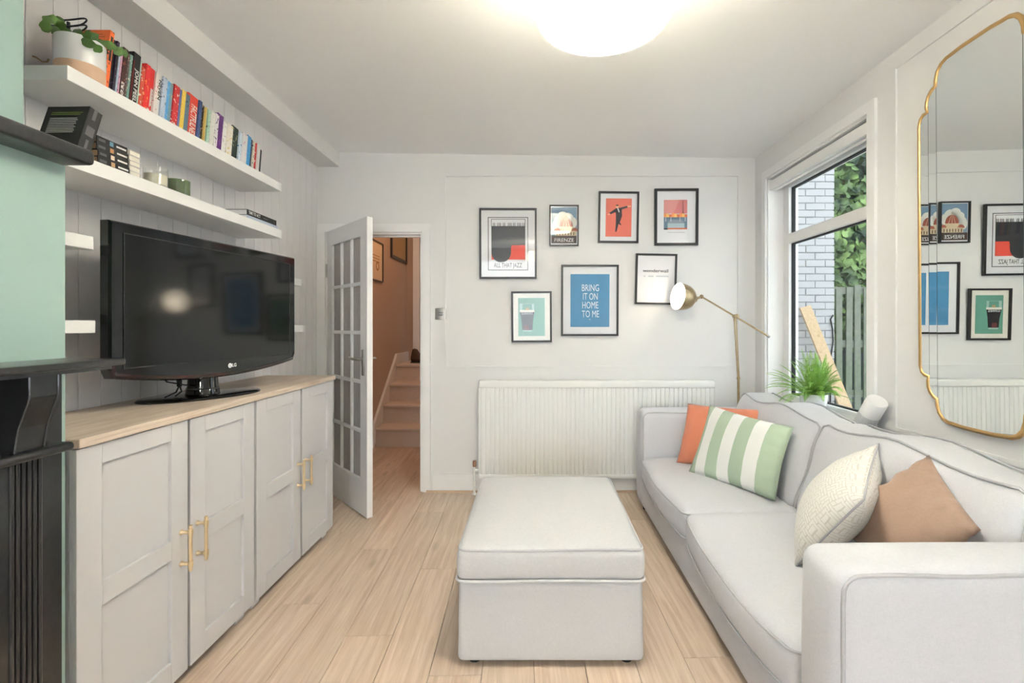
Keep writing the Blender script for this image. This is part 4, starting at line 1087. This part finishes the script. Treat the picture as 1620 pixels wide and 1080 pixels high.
# ------------------------------------------------------------------ ottoman
OY0, OY1 = 1.765, 2.61
OX0, OX1 = (723-CX)*OY0/F, (1020-CX)*OY0/F
ot = thing('ottoman', 'cream-white fabric storage ottoman in the middle of the floor', 'ottoman', ((OX0+OX1)/2, (OY0+OY1)/2, 0))
def flare(u, p): return Vector((p.x*(1-.012*(1+u.z)/2), p.y*(1-.008*(1+u.z)/2), p.z))
MB().rbox(OX0, OX1, OY0, OY1, .018, .316, .022, 4, (3, 3, 3), flare).build('base', M['otto'], ot, 60)
def crown(u, p):
    k = max(0, (1-u.x**2))*max(0, (1-u.y**2))
    z = p.z+(.026*k**.5 if u.z > 0 else 0)
    e = .006*(1-u.z**2)
    return Vector((p.x*(1+e), p.y*(1+e), z))
LZ0, LZ1 = .318, .437
lid = MB().rbox(OX0-.002, OX1+.002, OY0-.004, OY1+.002, LZ0, LZ1, .028, 4, (8, 8, 4), crown).build('lid', M['otto'], ot, 80)
def loop(x0, x1, y0, y1, z, r, k=5, zf=None):
    pts = []
    for (cx_, cy_, a0) in ((x1-r, y1-r, 0), (x0+r, y1-r, 90), (x0+r, y0+r, 180), (x1-r, y0+r, 270)):
        for i in range(k+1):
            a_ = math.radians(a0+90*i/k); pts.append((cx_+r*math.cos(a_), cy_+r*math.sin(a_), z))
    return pts
def dense(pts, step=.05):
    out = []
    for i in range(len(pts)):
        a_, b_ = Vector(pts[i]), Vector(pts[(i+1) % len(pts)]); n = max(1, int((b_-a_).length/step))
        for k in range(n): out.append(a_.lerp(b_, k/n))
    return out
def wob(pts, amp, seed): 
    r_ = random.Random(seed); ph = r_.random()*6
    return [(p[0], p[1], p[2]+amp*math.sin(ph+9*p[0]+7*p[1])) for p in pts]
MB().tube(wob(dense(loop(OX0-.003, OX1+.003, OY0-.005, OY1+.003, LZ0+.004, .03)), .0015, 1), .0055, 8, closed=True).build('lower_piping', M['otto'], lid, 80)
MB().tube(wob(dense(loop(OX0+.004, OX1-.004, OY0+.002, OY1-.004, LZ1-.005, .03)), .0025, 2), .0048, 8, closed=True).build('upper_piping', M['pipe'], lid, 80)
for fx in (OX0+.06, OX1-.06):
    for fy in (OY0+.05, OY1-.06): MB().lathe([(.022, 0), (.02, .02)], (fx, fy, 0), 14).lathe([(.001, 0), (.022, 0)], (fx, fy, 0), 14).build('foot', M['rubber'], ot)

# ------------------------------------------------------------------ sofa
SXF, SXB = .705, 1.60
SYN, SYF, AW = 1.105, 3.375, .19
AH = .69
so = thing('sofa', 'light grey two-seat fabric sofa along the window wall', 'sofa', ((SXF+SXB)/2, (SYN+SYF)/2, 0))
MB().rbox(SXF+.006, SXB, SYN+.03, SYF-.03, .05, .25, .018, 3).build('base', M['sofa'], so, 60)
for fx in (SXF+.06, SXB-.08):
    for fy in (SYN+.08, SYF-.08): MB().lathe([(.028, 0), (.032, .055)], (fx, fy, 0), 14).lathe([(.001, 0), (.028, 0)], (fx, fy, 0), 14).build('foot', M['rubber'], so)
def soft(amp, fz=1):
    def f(u, p):
        return Vector((p.x+amp*(1-u.y**2)*(1-u.z**2)*(1 if u.x > 0 else -1)*abs(u.x), p.y+amp*.5*u.y*(1-u.x**2)*(1-u.z**2), p.z+amp*.5*(1-u.x**2)*max(0, u.z)*(1-u.y**2)))
    return f
for (a0, a1, outer) in ((SYN, SYN+AW, SYN), (SYF-AW, SYF, SYF)):
    arm = MB().rbox(SXF, SXB, a0, a1, .05, AH, .045, 5, (6, 2, 5), soft(.012)).build('arm', M['sofa'], so, 80)
    s = .012 if outer == SYN else -.012
    pth = []
    yv = outer+s
    for z in [.06+.05*i for i in range(12)]: pth.append((SXF+.012, yv, z))
    for i in range(1, 6):
        a_ = math.radians(180-18*i); pth.append((SXF+.057+.045*math.cos(a_), yv, AH-.057+.045*math.sin(a_)))
    for i in range(1, 17): pth.append((SXF+.057+(SXB-SXF-.1)*i/16, yv, AH-.012+.002*math.sin(i)))
    MB().tube(pth, .005, 8).build('piping', M['pipe'], arm, 80)
    if outer == SYF:
        yv = a0+.012
        MB().tube([(p[0], yv, p[2]) for p in pth if p[2] > .3], .0045, 8).build('piping', M['pipe'], arm, 80)
# back frame
MB().rbox(SXB-.17, SXB+.012, SYN+.02, SYF-.02, .25, .70, .05, 4, (2, 8, 3)).build('back', M['sofa'], so, 80)
# seat cushions
yi0, yi1 = SYN+AW, SYF-AW
mid = (yi0+yi1)/2+.02
def seatf(drop):
    def f(u, p):
        k = max(0, 1-u.x**2)**.7*max(0, 1-u.y**2)**.7
        z = p.z
        if u.z > 0: z += .035*k*u.z
        else: z -= .01*k
        # front edge bulges towards the room and droops in the middle
        fr = max(0, -u.x)**3*(1-u.y**2)**.8
        x = p.x-.035*fr*(1-.3*u.z**2); z -= drop*fr
        return Vector((x, p.y, z))
    return f
for k, (a0, a1, dr) in enumerate(((yi0+.002, mid-.002, .030), (mid+.002, yi1-.002, .012))):
    sc = MB().rbox(SXF+.0, 1.34, a0, a1, .235, .385, .035, 4, (10, 12, 4), seatf(dr)).build('seat_cushion', M['sofa'], so, 85)
    for zz_, nm in ((.367, 'piping'), (.25, 'piping')):
        pts = dense(loop(SXF+.002, 1.34, a0+.004, a1-.004, zz_, .035), .04)
        h_x, h_y, cx_, cy_ = (1.34-SXF)/2, (a1-a0)/2, (1.34+SXF)/2, (a0+a1)/2
        out = []
        for p in pts:
            ux, uy = (p[0]-cx_)/h_x, (p[1]-cy_)/h_y
            fr = max(0, -ux)**3*max(0, 1-uy**2)**.8
            out.append((p[0]-.035*fr*.78, p[1], p[2]-dr*fr+.003*math.sin(p[1]*11)))
        MB().tube(out, .0045, 8, closed=True).build(nm, M['pipe'], sc, 85)
# back cushions: boxed, leaning on the back
def backf(tilt, seed):
    r_ = random.Random(seed); ph = r_.random()*6
    def f(u, p):
        k = max(0, 1-u.y**2)**.6*max(0, 1-u.z**2)**.6
        x = p.x+(-.045*k if u.x < 0 else .01*k)
        z = p.z+.018*max(0, u.z)**2*math.sin(ph+u.y*5.0)-.012*max(0, u.z)*abs(u.y)**4
        x += .14*(u.z+1)/2                    # leans backwards
        x += .006*math.sin(7*u.y+5*u.z+ph)*(1 if u.x < 0 else 0)
        return Vector((x, p.y, z))
    return f
for k, (a0, a1, ht, sd) in enumerate(((yi0-.10, mid+.015, .815, 3), (mid+.022, yi1-.004, .815, 11))):
    a0 = max(a0, yi0+.002)
    bc = MB().rbox(1.22, 1.42, a0, a1, .375, ht, .04, 4, (4, 12, 8), backf(.16, sd)).build('back_cushion', M['sofa'], so, 85)
    f = backf(.16, sd); hx, hy, hz_ = .10, (a1-a0)/2, (ht-.375)/2; c = Vector((1.32, (a0+a1)/2, (.375+ht)/2))
    for xs_ in (-1, 1):
        pth = []
        for i in range(41):
            # up the near side, across the top, down the far side
            t = i/40*3
            if t < 1: uy, uz = -1, -.9+1.9*t
            elif t < 2: uy, uz = -1+2*(t-1), 1
            else: uy, uz = 1, 1-1.9*(t-2)
            # rounded corners
            yv, zv = uy*hy, uz*hz_
            rr = .05
            ex = abs(yv)-(hy-rr); ez = zv-(hz_-rr)
            if ex > 0 and ez > 0:
                l = math.hypot(ex, ez); 
                if l > rr: yv = math.copysign(hy-rr+ex/l*rr, yv); zv = hz_-rr+ez/l*rr
            q_ = Vector((xs_*(hx-.010), yv*.992, zv-.006 if uz == 1 else zv))
            u = Vector((xs_*.9, q_.y/hy, q_.z/hz_))
            pth.append(c+f(u, q_)+Vector((xs_*.002, 0, .004 if uz == 1 else 0)))
        MB().tube(pth, .0045, 8).build('piping', M['pipe'], bc, 85)

# ------------------------------------------------------------------ cushions
def pillow(name, BL, BR, TR, TL, thick, m, lab, front, wr=.004, seed=1, n=22, concave=.05, pipe=None, group='scatter cushions on the sofa'):
    BL, BR, TR, TL = map(Vector, (BL, BR, TR, TL)); r_ = random.Random(seed); ph = [r_.random()*6 for _ in range(6)]
    cen = (BL+BR+TR+TL)/4
    nrm = (BR-BL).cross(TL-BL).normalized()
    if nrm.dot(Vector(front)-cen) < 0: nrm = -nrm
    bot = min(BL.z, BR.z)
    o = thing(name, lab, 'cushion', (cen.x, cen.y, bot), group=group)
    vs = [[], []]
    for sd in (0, 1):
        for i in range(n+1):
            for j in range(n+1):
                u, v = -1+2*i/n, -1+2*j/n
                uu = u*(1-concave*(1-v*v)*abs(u)**2); vv = v*(1-concave*(1-u*u)*abs(v)**2)
                a_, b_ = (uu+1)/2, (vv+1)/2
                p = BL.lerp(BR, a_).lerp(TL.lerp(TR, a_), b_)
                prof = max(0, (1-u*u))**.55*max(0, (1-v*v))**.55
                t = thick/2*prof
                edge = (max(abs(u), abs(v)))**2
                w_ = wr*(math.sin(9*u+4*v+ph[0])*math.sin(5*v-3*u+ph[1])+.7*math.sin(16*u*v+7*v+ph[2]))*edge*(1 if prof > .001 else 0)*min(1, prof*3)
                vs[sd].append(p+nrm*(t+w_)*(1 if sd == 0 else -1))
    N1 = n+1; fs = []
    allv = vs[0]+vs[1]; off = N1*N1
    rim = lambda i, j: i in (0, n) or j in (0, n)
    mapb = {i*N1+j: (i*N1+j if rim(i, j) else off+i*N1+j) for i in range(N1) for j in range(N1)}
    for i in range(n):
        for j in range(n):
            q_ = (i*N1+j, (i+1)*N1+j, (i+1)*N1+j+1, i*N1+j+1)
            fs.append(q_); fs.append(tuple(mapb[k] for k in reversed(q_)))
    used = sorted(set(k for f_ in fs for k in f_)); re = {k: i for i, k in enumerate(used)}
    mb = MB().add([allv[k] for k in used], [tuple(re[k] for k in f_) for f_ in fs])
    ob = mb.build('cover', m, o, 180)
    # weave direction as a uv map
    uvl = ob.data.uv_layers.new(name='UVMap')
    pos = {}
    for k in used:
        kk = k % off; pos[re[k]] = (kk//N1/n, kk % N1/n)
    for lp in ob.data.loops: uvl.data[lp.index].uv = pos[lp.vertex_index]
    if pipe:
        ring = [allv[i*N1] for i in range(n)]+[allv[n*N1+j] for j in range(n)]+[allv[i*N1+n] for i in range(n, 0, -1)]+[allv[j] for j in range(n, 0, -1)]
        MB().tube(ring, .0035, 6, closed=True).build('piping', pipe, o, 80)
    return o
stripe = weave('striped_velvet', rgb(170, 190, 165), .85, 260, .2)
N, L, b = nodes_of(stripe)
uv = N.new('ShaderNodeUVMap'); sp_ = N.new('ShaderNodeSeparateXYZ'); L.new(uv.outputs[0], sp_.inputs[0])
r = N.new('ShaderNodeValToRGB'); r.color_ramp.interpolation = 'CONSTANT'
cols = [(0, 0), (.085, 1), (.225, 0), (.375, 1), (.515, 0), (.66, 1), (.80, 0)]
e = r.color_ramp.elements; e[0].position = 0; e[0].color = rgb(176, 194, 170); e[1].position = cols[1][0]; e[1].color = rgb(240, 240, 236)
for (p, c) in cols[2:]:
    q_ = e.new(p); q_.color = rgb(240, 240, 236) if c else rgb(172, 190, 166)
L.new(sp_.outputs['X'], r.inputs['Fac']); L.new(r.outputs['Color'], b.inputs['Base Color'])
orange = weave('orange_velvet', rgb(208, 126, 94), .8, 200, .2)
tan = weave('tan_velvet', rgb(158, 131, 112), .8, 200, .2)
# greek-key like jacquard
key = weave('cream_key_jacquard', rgb(236, 232, 224), .6, 300, .15)
N, L, b = nodes_of(key)
uv = N.new('ShaderNodeUVMap'); mp = N.new('ShaderNodeMapping'); mp.inputs['Scale'].default_value = (1, 1, 1); mp.inputs['Rotation'].default_value = (0, 0, math.radians(0)); L.new(uv.outputs[0], mp.inputs['Vector'])
bk1 = N.new('ShaderNodeTexBrick'); bk1.inputs['Scale'].default_value = 10; bk1.offset = .5; bk1.inputs['Mortar Size'].default_value = .035; bk1.inputs['Brick Width'].default_value = .9; bk1.inputs['Row Height'].default_value = .3
bk1.inputs['Color1'].default_value = rgb(240, 237, 230); bk1.inputs['Color2'].default_value = rgb(240, 237, 230); bk1.inputs['Mortar'].default_value = rgb(219, 213, 202)
mp2 = N.new('ShaderNodeMapping'); mp2.inputs['Rotation'].default_value = (0, 0, math.radians(90)); L.new(uv.outputs[0], mp2.inputs['Vector'])
bk2 = N.new('ShaderNodeTexBrick'); bk2.inputs['Scale'].default_value = 10; bk2.offset = .5; bk2.inputs['Mortar Size'].default_value = .035; bk2.inputs['Brick Width'].default_value = .9; bk2.inputs['Row Height'].default_value = .3
bk2.inputs['Color1'].default_value = rgb(240, 237, 230); bk2.inputs['Color2'].default_value = rgb(240, 237, 230); bk2.inputs['Mortar'].default_value = rgb(219, 213, 202)
ck = N.new('ShaderNodeTexChecker'); ck.inputs['Scale'].default_value = 11; L.new(uv.outputs[0], ck.inputs['Vector'])
L.new(mp.outputs['Vector'], bk1.inputs['Vector']); L.new(mp2.outputs['Vector'], bk2.inputs['Vector'])
mx = N.new('ShaderNodeMix'); mx.data_type = 'RGBA'; L.new(ck.outputs['Fac'], mx.inputs['Factor']); L.new(bk1.outputs['Color'], mx.inputs['A']); L.new(bk2.outputs['Color'], mx.inputs['B'])
L.new(mx.outputs['Result'], b.inputs['Base Color'])
cam0 = (0, 0, EZ)
pillow('cushion', (.875, 2.99, .40), (1.24, 2.70, .42), P(1216, 648, 2.84), P(1088, 638, 3.08), .24, orange, 'burnt orange velvet cushion tucked behind the striped one', cam0, .011, 2)
pillow('cushion', (.885, 2.78, .41), P(1227, 793, 2.315), P(1256, 676, 2.38), P(1123, 640, 2.90), .13, stripe, 'sage green and white striped cushion', cam0, .005, 5)
pillow('cushion', P(1257, 898, 1.69), P(1367, 790, 1.50), P(1390, 702, 1.86), (1.21, 2.07, .50), .20, key, 'cream cushion with a woven key pattern near the sofa arm', (0, 1.5, 2.5), .004, 8, pipe=M['pipe'])
pillow('cushion', (1.08, 1.44, .45), P(1552, 838, 1.36), P(1470, 719, 1.56), (1.17, 1.86, .50), .15, tan, 'tan velvet cushion slumped against the sofa back near the arm', cam0, .012, 4)

# ------------------------------------------------------------------ floor lamp
LY = 3.47
jt = Vector(((1163-CX)*3.46/F, 3.46, EZ-(500-CY)*3.46/F))
ft = Vector(((1168.5-CX)*LY/F, LY, 0))
lp = thing('floor_lamp', 'antique brass reading floor lamp behind the sofa', 'lamp', tuple(ft))
MB().lathe([(.001, 0), (.11, 0), (.115, .006), (.11, .016), (.03, .024), (.012, .04)], ft, 32).build('base', M['brass'], lp, 50)
zm = EZ-(598-CY)*LY/F
mdp = Vector((ft.x-.001, LY, zm))
MB().tube([ft+Vector((0, 0, .02)), mdp], .0095, 10).lathe([(.0095, -.01), (.013, -.008), (.013, .008), (.0095, .01)], mdp, 12).build('pole', M['brass'], lp, 50)
MB().tube([mdp+Vector((-.004, 0, 0)), jt+Vector((-.006, 0, -.02))], .0055, 8).tube([mdp+Vector((.006, 0, 0)), jt+Vector((.007, 0, -.02))], .0045, 8).build('upper_pole', M['brass'], lp, 50)
jn = MB().tube([jt+Vector((0, -.022, 0)), jt+Vector((0, .022, 0))], .014, 12).tube([jt+Vector((0, 0, -.03)), jt+Vector((0, 0, 0))], .012, 10).build('joint', M['brass'], lp, 50)
MB().lathe([(.012, 0), (.016, .004), (.016, .012), (.001, .016)], jt+Vector((0, -.022, 0)), 10, (0, -1, 0)).build('knob', M['brass'], jn, 50)
ae = P(1218, 533, 3.37); ah = P(1110, 469, 3.545)
MB().tube([ah, ae], .006, 8).build('arm', M['brass'], lp, 50)
MB().tube([ae+(ah-ae).normalized()*.02, ae], .0085, 10).build('end_cap', M['steel'], lp, 50)
sc_ = P(1072, 468.5, 3.49); nv = Vector((-.955, -.26, .12)).normalized()       # shade mouth centre and facing
bk_ = sc_-nv*.15
hd = MB().tube([ah, ah.lerp(bk_, .5), bk_], .009, 8).lathe([(.001, -.016), (.012, -.011), (.016, 0), (.012, .011), (.001, .016)], ah, 12).build('head_joint', M['brass'], lp, 60)
pr = [(.02, -.155), (.026, -.15), (.03, -.13), (.05, -.125), (.072, -.105), (.088, -.075), (.097, -.035), (.1, 0)]
MB().lathe(pr, sc_, 36, nv).build('shade', M['brass'], lp, 60)
lin_ = [(.001, -.122), (.049, -.121), (.0705, -.102), (.0865, -.073), (.0955, -.034), (.0985, 0)]
MB().lathe(lin_, sc_, 36, nv).build('shade_lining', mat('white_enamel', rgb(250, 248, 244), .5, emit=(1, .93, .82, 1), estr=.6), lp, 60)
MB().lathe([(.001, .0), (.02, -.005), (.03, -.025), (.028, -.05), (.015, -.08), (.014, -.12)], sc_-nv*.02, 20, nv).build('bulb', mat('lit_bulb', rgb(255, 248, 236), .4, emit=(1, .86, .66, 1), estr=7), lp, 60)

# ------------------------------------------------------------------ pendant
shm = mat('lamp_shade_linen', rgb(236, 233, 226), .9)
N, L, b = nodes_of(shm); out = N['Material Output']; tl = N.new('ShaderNodeBsdfTranslucent'); tl.inputs[0].default_value = rgb(244, 238, 226)
mxs = N.new('ShaderNodeMixShader'); mxs.inputs[0].default_value = .45; L.new(b.outputs[0], mxs.inputs[1]); L.new(tl.outputs[0], mxs.inputs[2]); L.new(mxs.outputs[0], out.inputs[0])
dfm = mat('lamp_diffuser', rgb(250, 242, 228), .6)
N, L, b = nodes_of(dfm); out = N['Material Output']; tl = N.new('ShaderNodeBsdfTranslucent'); tl.inputs[0].default_value = rgb(255, 250, 240)
mxs = N.new('ShaderNodeMixShader'); mxs.inputs[0].default_value = .6; L.new(b.outputs[0], mxs.inputs[1]); L.new(tl.outputs[0], mxs.inputs[2]); L.new(mxs.outputs[0], out.inputs[0])
def pendant(PX, PYc, PZ, PRr, energy, lab):
    pd = thing('pendant_lamp', lab, 'lamp', (PX, PYc, zceil(PX)))
    MB().lathe([(PRr, 0), (PRr, .2), (PRr-.003, .2), (PRr-.003, 0), (PRr, 0)], (PX, PYc, PZ), 64).build('shade', shm, pd, 40)
    MB().lathe([(PRr-.0035, .006), (.001, .006)], (PX, PYc, PZ), 64).build('diffuser', dfm, pd, 40)
    MB().lathe([(PRr-.0035, .192), (.03, .192)], (PX, PYc, PZ), 64).build('added_top_diffuser', shm, pd, 40)  # top cover added to soften the pool of light on the ceiling
    MB().tube([(PX, PYc, PZ+.1), (PX, PYc, zceil(PX)-.002)], .004, 8).lathe([(.05, 0), (.05, -.02), (.02, -.035), (.004, -.04)], (PX, PYc, zceil(PX)), 24).build('rose_and_flex', M['white'], pd, 40)
    bl_ = bpy.data.lights.new('pendant_bulb', 'POINT'); bl_.energy = energy; bl_.color = (.90, .955, 1); bl_.shadow_soft_size = .06
    blo = bpy.data.objects.new('pendant_bulb', bl_); COL.objects.link(blo); blo.location = (PX, PYc, PZ+.07)
PYc = 1.50; PX = (954-CX)*PYc/F
pendant(PX, PYc, EZ+(CY-89.5)*(PYc+.205)/F, .205, 66, 'white drum pendant lampshade glowing at the ceiling')
pendant(0, -2.9, 2.16, .205, 195, 'added fill lamp, a copy of the drum pendant unseen behind the viewer')  # second lamp out of view, added to even out the room's brightness

# ------------------------------------------------------------------ fern on the window sill
fx_, fy_, fz_ = 1.70, 0, WZ0+.025
fy_ = fx_*F/(1287-CX)
fe = thing('potted_fern', 'bushy green fern in a small white pot on the window sill', 'plant', (fx_, fy_, fz_))
MB().lathe([(.001, .0), (.05, .0), (.062, .006), (.066, .02)], (fx_, fy_, fz_), 32).build('pot_base', mat('cream_foot', rgb(226, 214, 192), .6), fe, 60)
MB().lathe([(.066, .02), (.072, .06), (.076, .118), (.074, .12), (.070, .116), (.068, .1)], (fx_, fy_, fz_), 32).build('pot', M['pot'], fe, 60)
MB().lathe([(.0695, .104), (.001, .108)], (fx_, fy_, fz_), 24).build('soil', M['soil'], fe)
fg = mat('fern_green', rgb(136, 180, 78), .55, noise=.22, nscale=22)
try:
    fg.node_tree.nodes['Principled BSDF'].inputs['Subsurface Weight'].default_value = 0
except Exception: pass
rf = random.Random(12)
def frond(az, elev, ln, droop, wmax):
    p = Vector((fx_+.02*math.cos(az), fy_+.02*math.sin(az), fz_+.105)); d = Vector((math.cos(az)*math.cos(elev), math.sin(az)*math.cos(elev), math.sin(elev)))
    pts = []; n = 24; st = ln/n
    for i in range(n+1):
        pts.append(p.copy()); p += d*st; d.z -= droop/n*(i/n+.3); d.normalize()
        if p.x > FX0-.035: p.x = FX0-.035
    m = MB()
    m.tube(pts, [.0016]*(n-2)+[.0012, .0009, .0005], 4)
    for i in range(2, n+1):
        t = i/n; wl = wmax*math.sin(math.pi*min(1, .12+t*.86))**.7
        tan_ = (pts[min(i+1, n)]-pts[i-1]).normalized(); sd = tan_.cross(Vector((0, 0, 1)))
        if sd.length < .05: sd = Vector((1, 0, 0))
        sd.normalize(); upv = sd.cross(tan_).normalized()
        for s in (-1, 1):
            for h_ in (0, .5):
                b0 = pts[i-1].lerp(pts[i], h_)
                tip = b0+sd*s*wl+tan_*wl*.12-upv*wl*(.05+.3*rf.random())
                if tip.x > FX0-.012: tip.x = FX0-.012
                m.add([b0-tan_*st*.08, b0+sd*s*wl*.45+tan_*st*.2, tip, b0+sd*s*wl*.45-tan_*st*.14], [(0, 1, 2, 3)])
    return m
fr_list = []
for i in range(58):
    az = rf.uniform(0, 2*math.pi) if i < 40 else math.radians(rf.uniform(-150, -45)); el = rf.uniform(.3, 1.4)
    fr_list.append((az, el, rf.uniform(.18, .31), rf.uniform(.9, 2.2), rf.uniform(.022, .032)))
for i in range(16):
    fr_list.append((rf.uniform(0, 6.28), rf.uniform(1.05, 1.5), rf.uniform(.22, .29), rf.uniform(.3, .8), rf.uniform(.02, .03)))
for az, el, ln, dr, wm in fr_list+[(math.radians(-100), .9, .36, 1.0, .013), (math.radians(-80), .3, .3, .9, .008), (math.radians(120), .7, .33, 1.3, .012), (math.radians(100), .35, .3, .9, .01), (math.radians(200), .6, .24, 1.6, .014), (math.radians(170), .5, .22, 2.0, .014), (math.radians(-95), .8, .33, .8, .013)]:
    frond(az, el, ln, dr, wm).build('frond', fg, fe)

# ------------------------------------------------------------------ white perforated device leaning at the end of the sill
bt, tp = P(1372, 690, 2.40), P(1398, 640, 2.36)
bt = Vector((1.619, 2.382, fz_+.024)); tp = Vector((1.619, 2.268, .905))
ax_ = (tp-bt).normalized(); ln_ = (tp-bt).length
dv_ = thing('speaker_cylinder', 'white cylinder with a perforated lower half leaning at the end of the window sill', 'speaker', tuple(bt))
MB().lathe([(.001, 0), (.042, 0), (.046, .004), (.046, ln_-.006), (.043, ln_), (.001, ln_+.001)], bt, 40, ax_).build('body', M['white'], dv_, 40)
dm_ = bpy.data.materials.new('perforation'); 
m = MB(); Mx = Vector((0, 0, 1)).rotation_difference(ax_).to_matrix()
for r_ in range(14):
    for k in range(44):
        a_ = 2*math.pi*(k+.5*(r_ % 2))/44; z = .006+r_*.0075
        c = bt+Mx @ Vector((.0462*math.cos(a_), .0462*math.sin(a_), z)); tn = Mx @ Vector((-math.sin(a_), math.cos(a_), 0))
        w1, h1 = tn*.0017, ax_*.0028
        m.add([c-w1-h1, c+w1-h1, c+w1+h1, c-w1+h1], [(0, 1, 2, 3)])
tag(m.build('perforations', mat('perforation_grey', rgb(150, 152, 154), .8), dv_), kind='stuff')
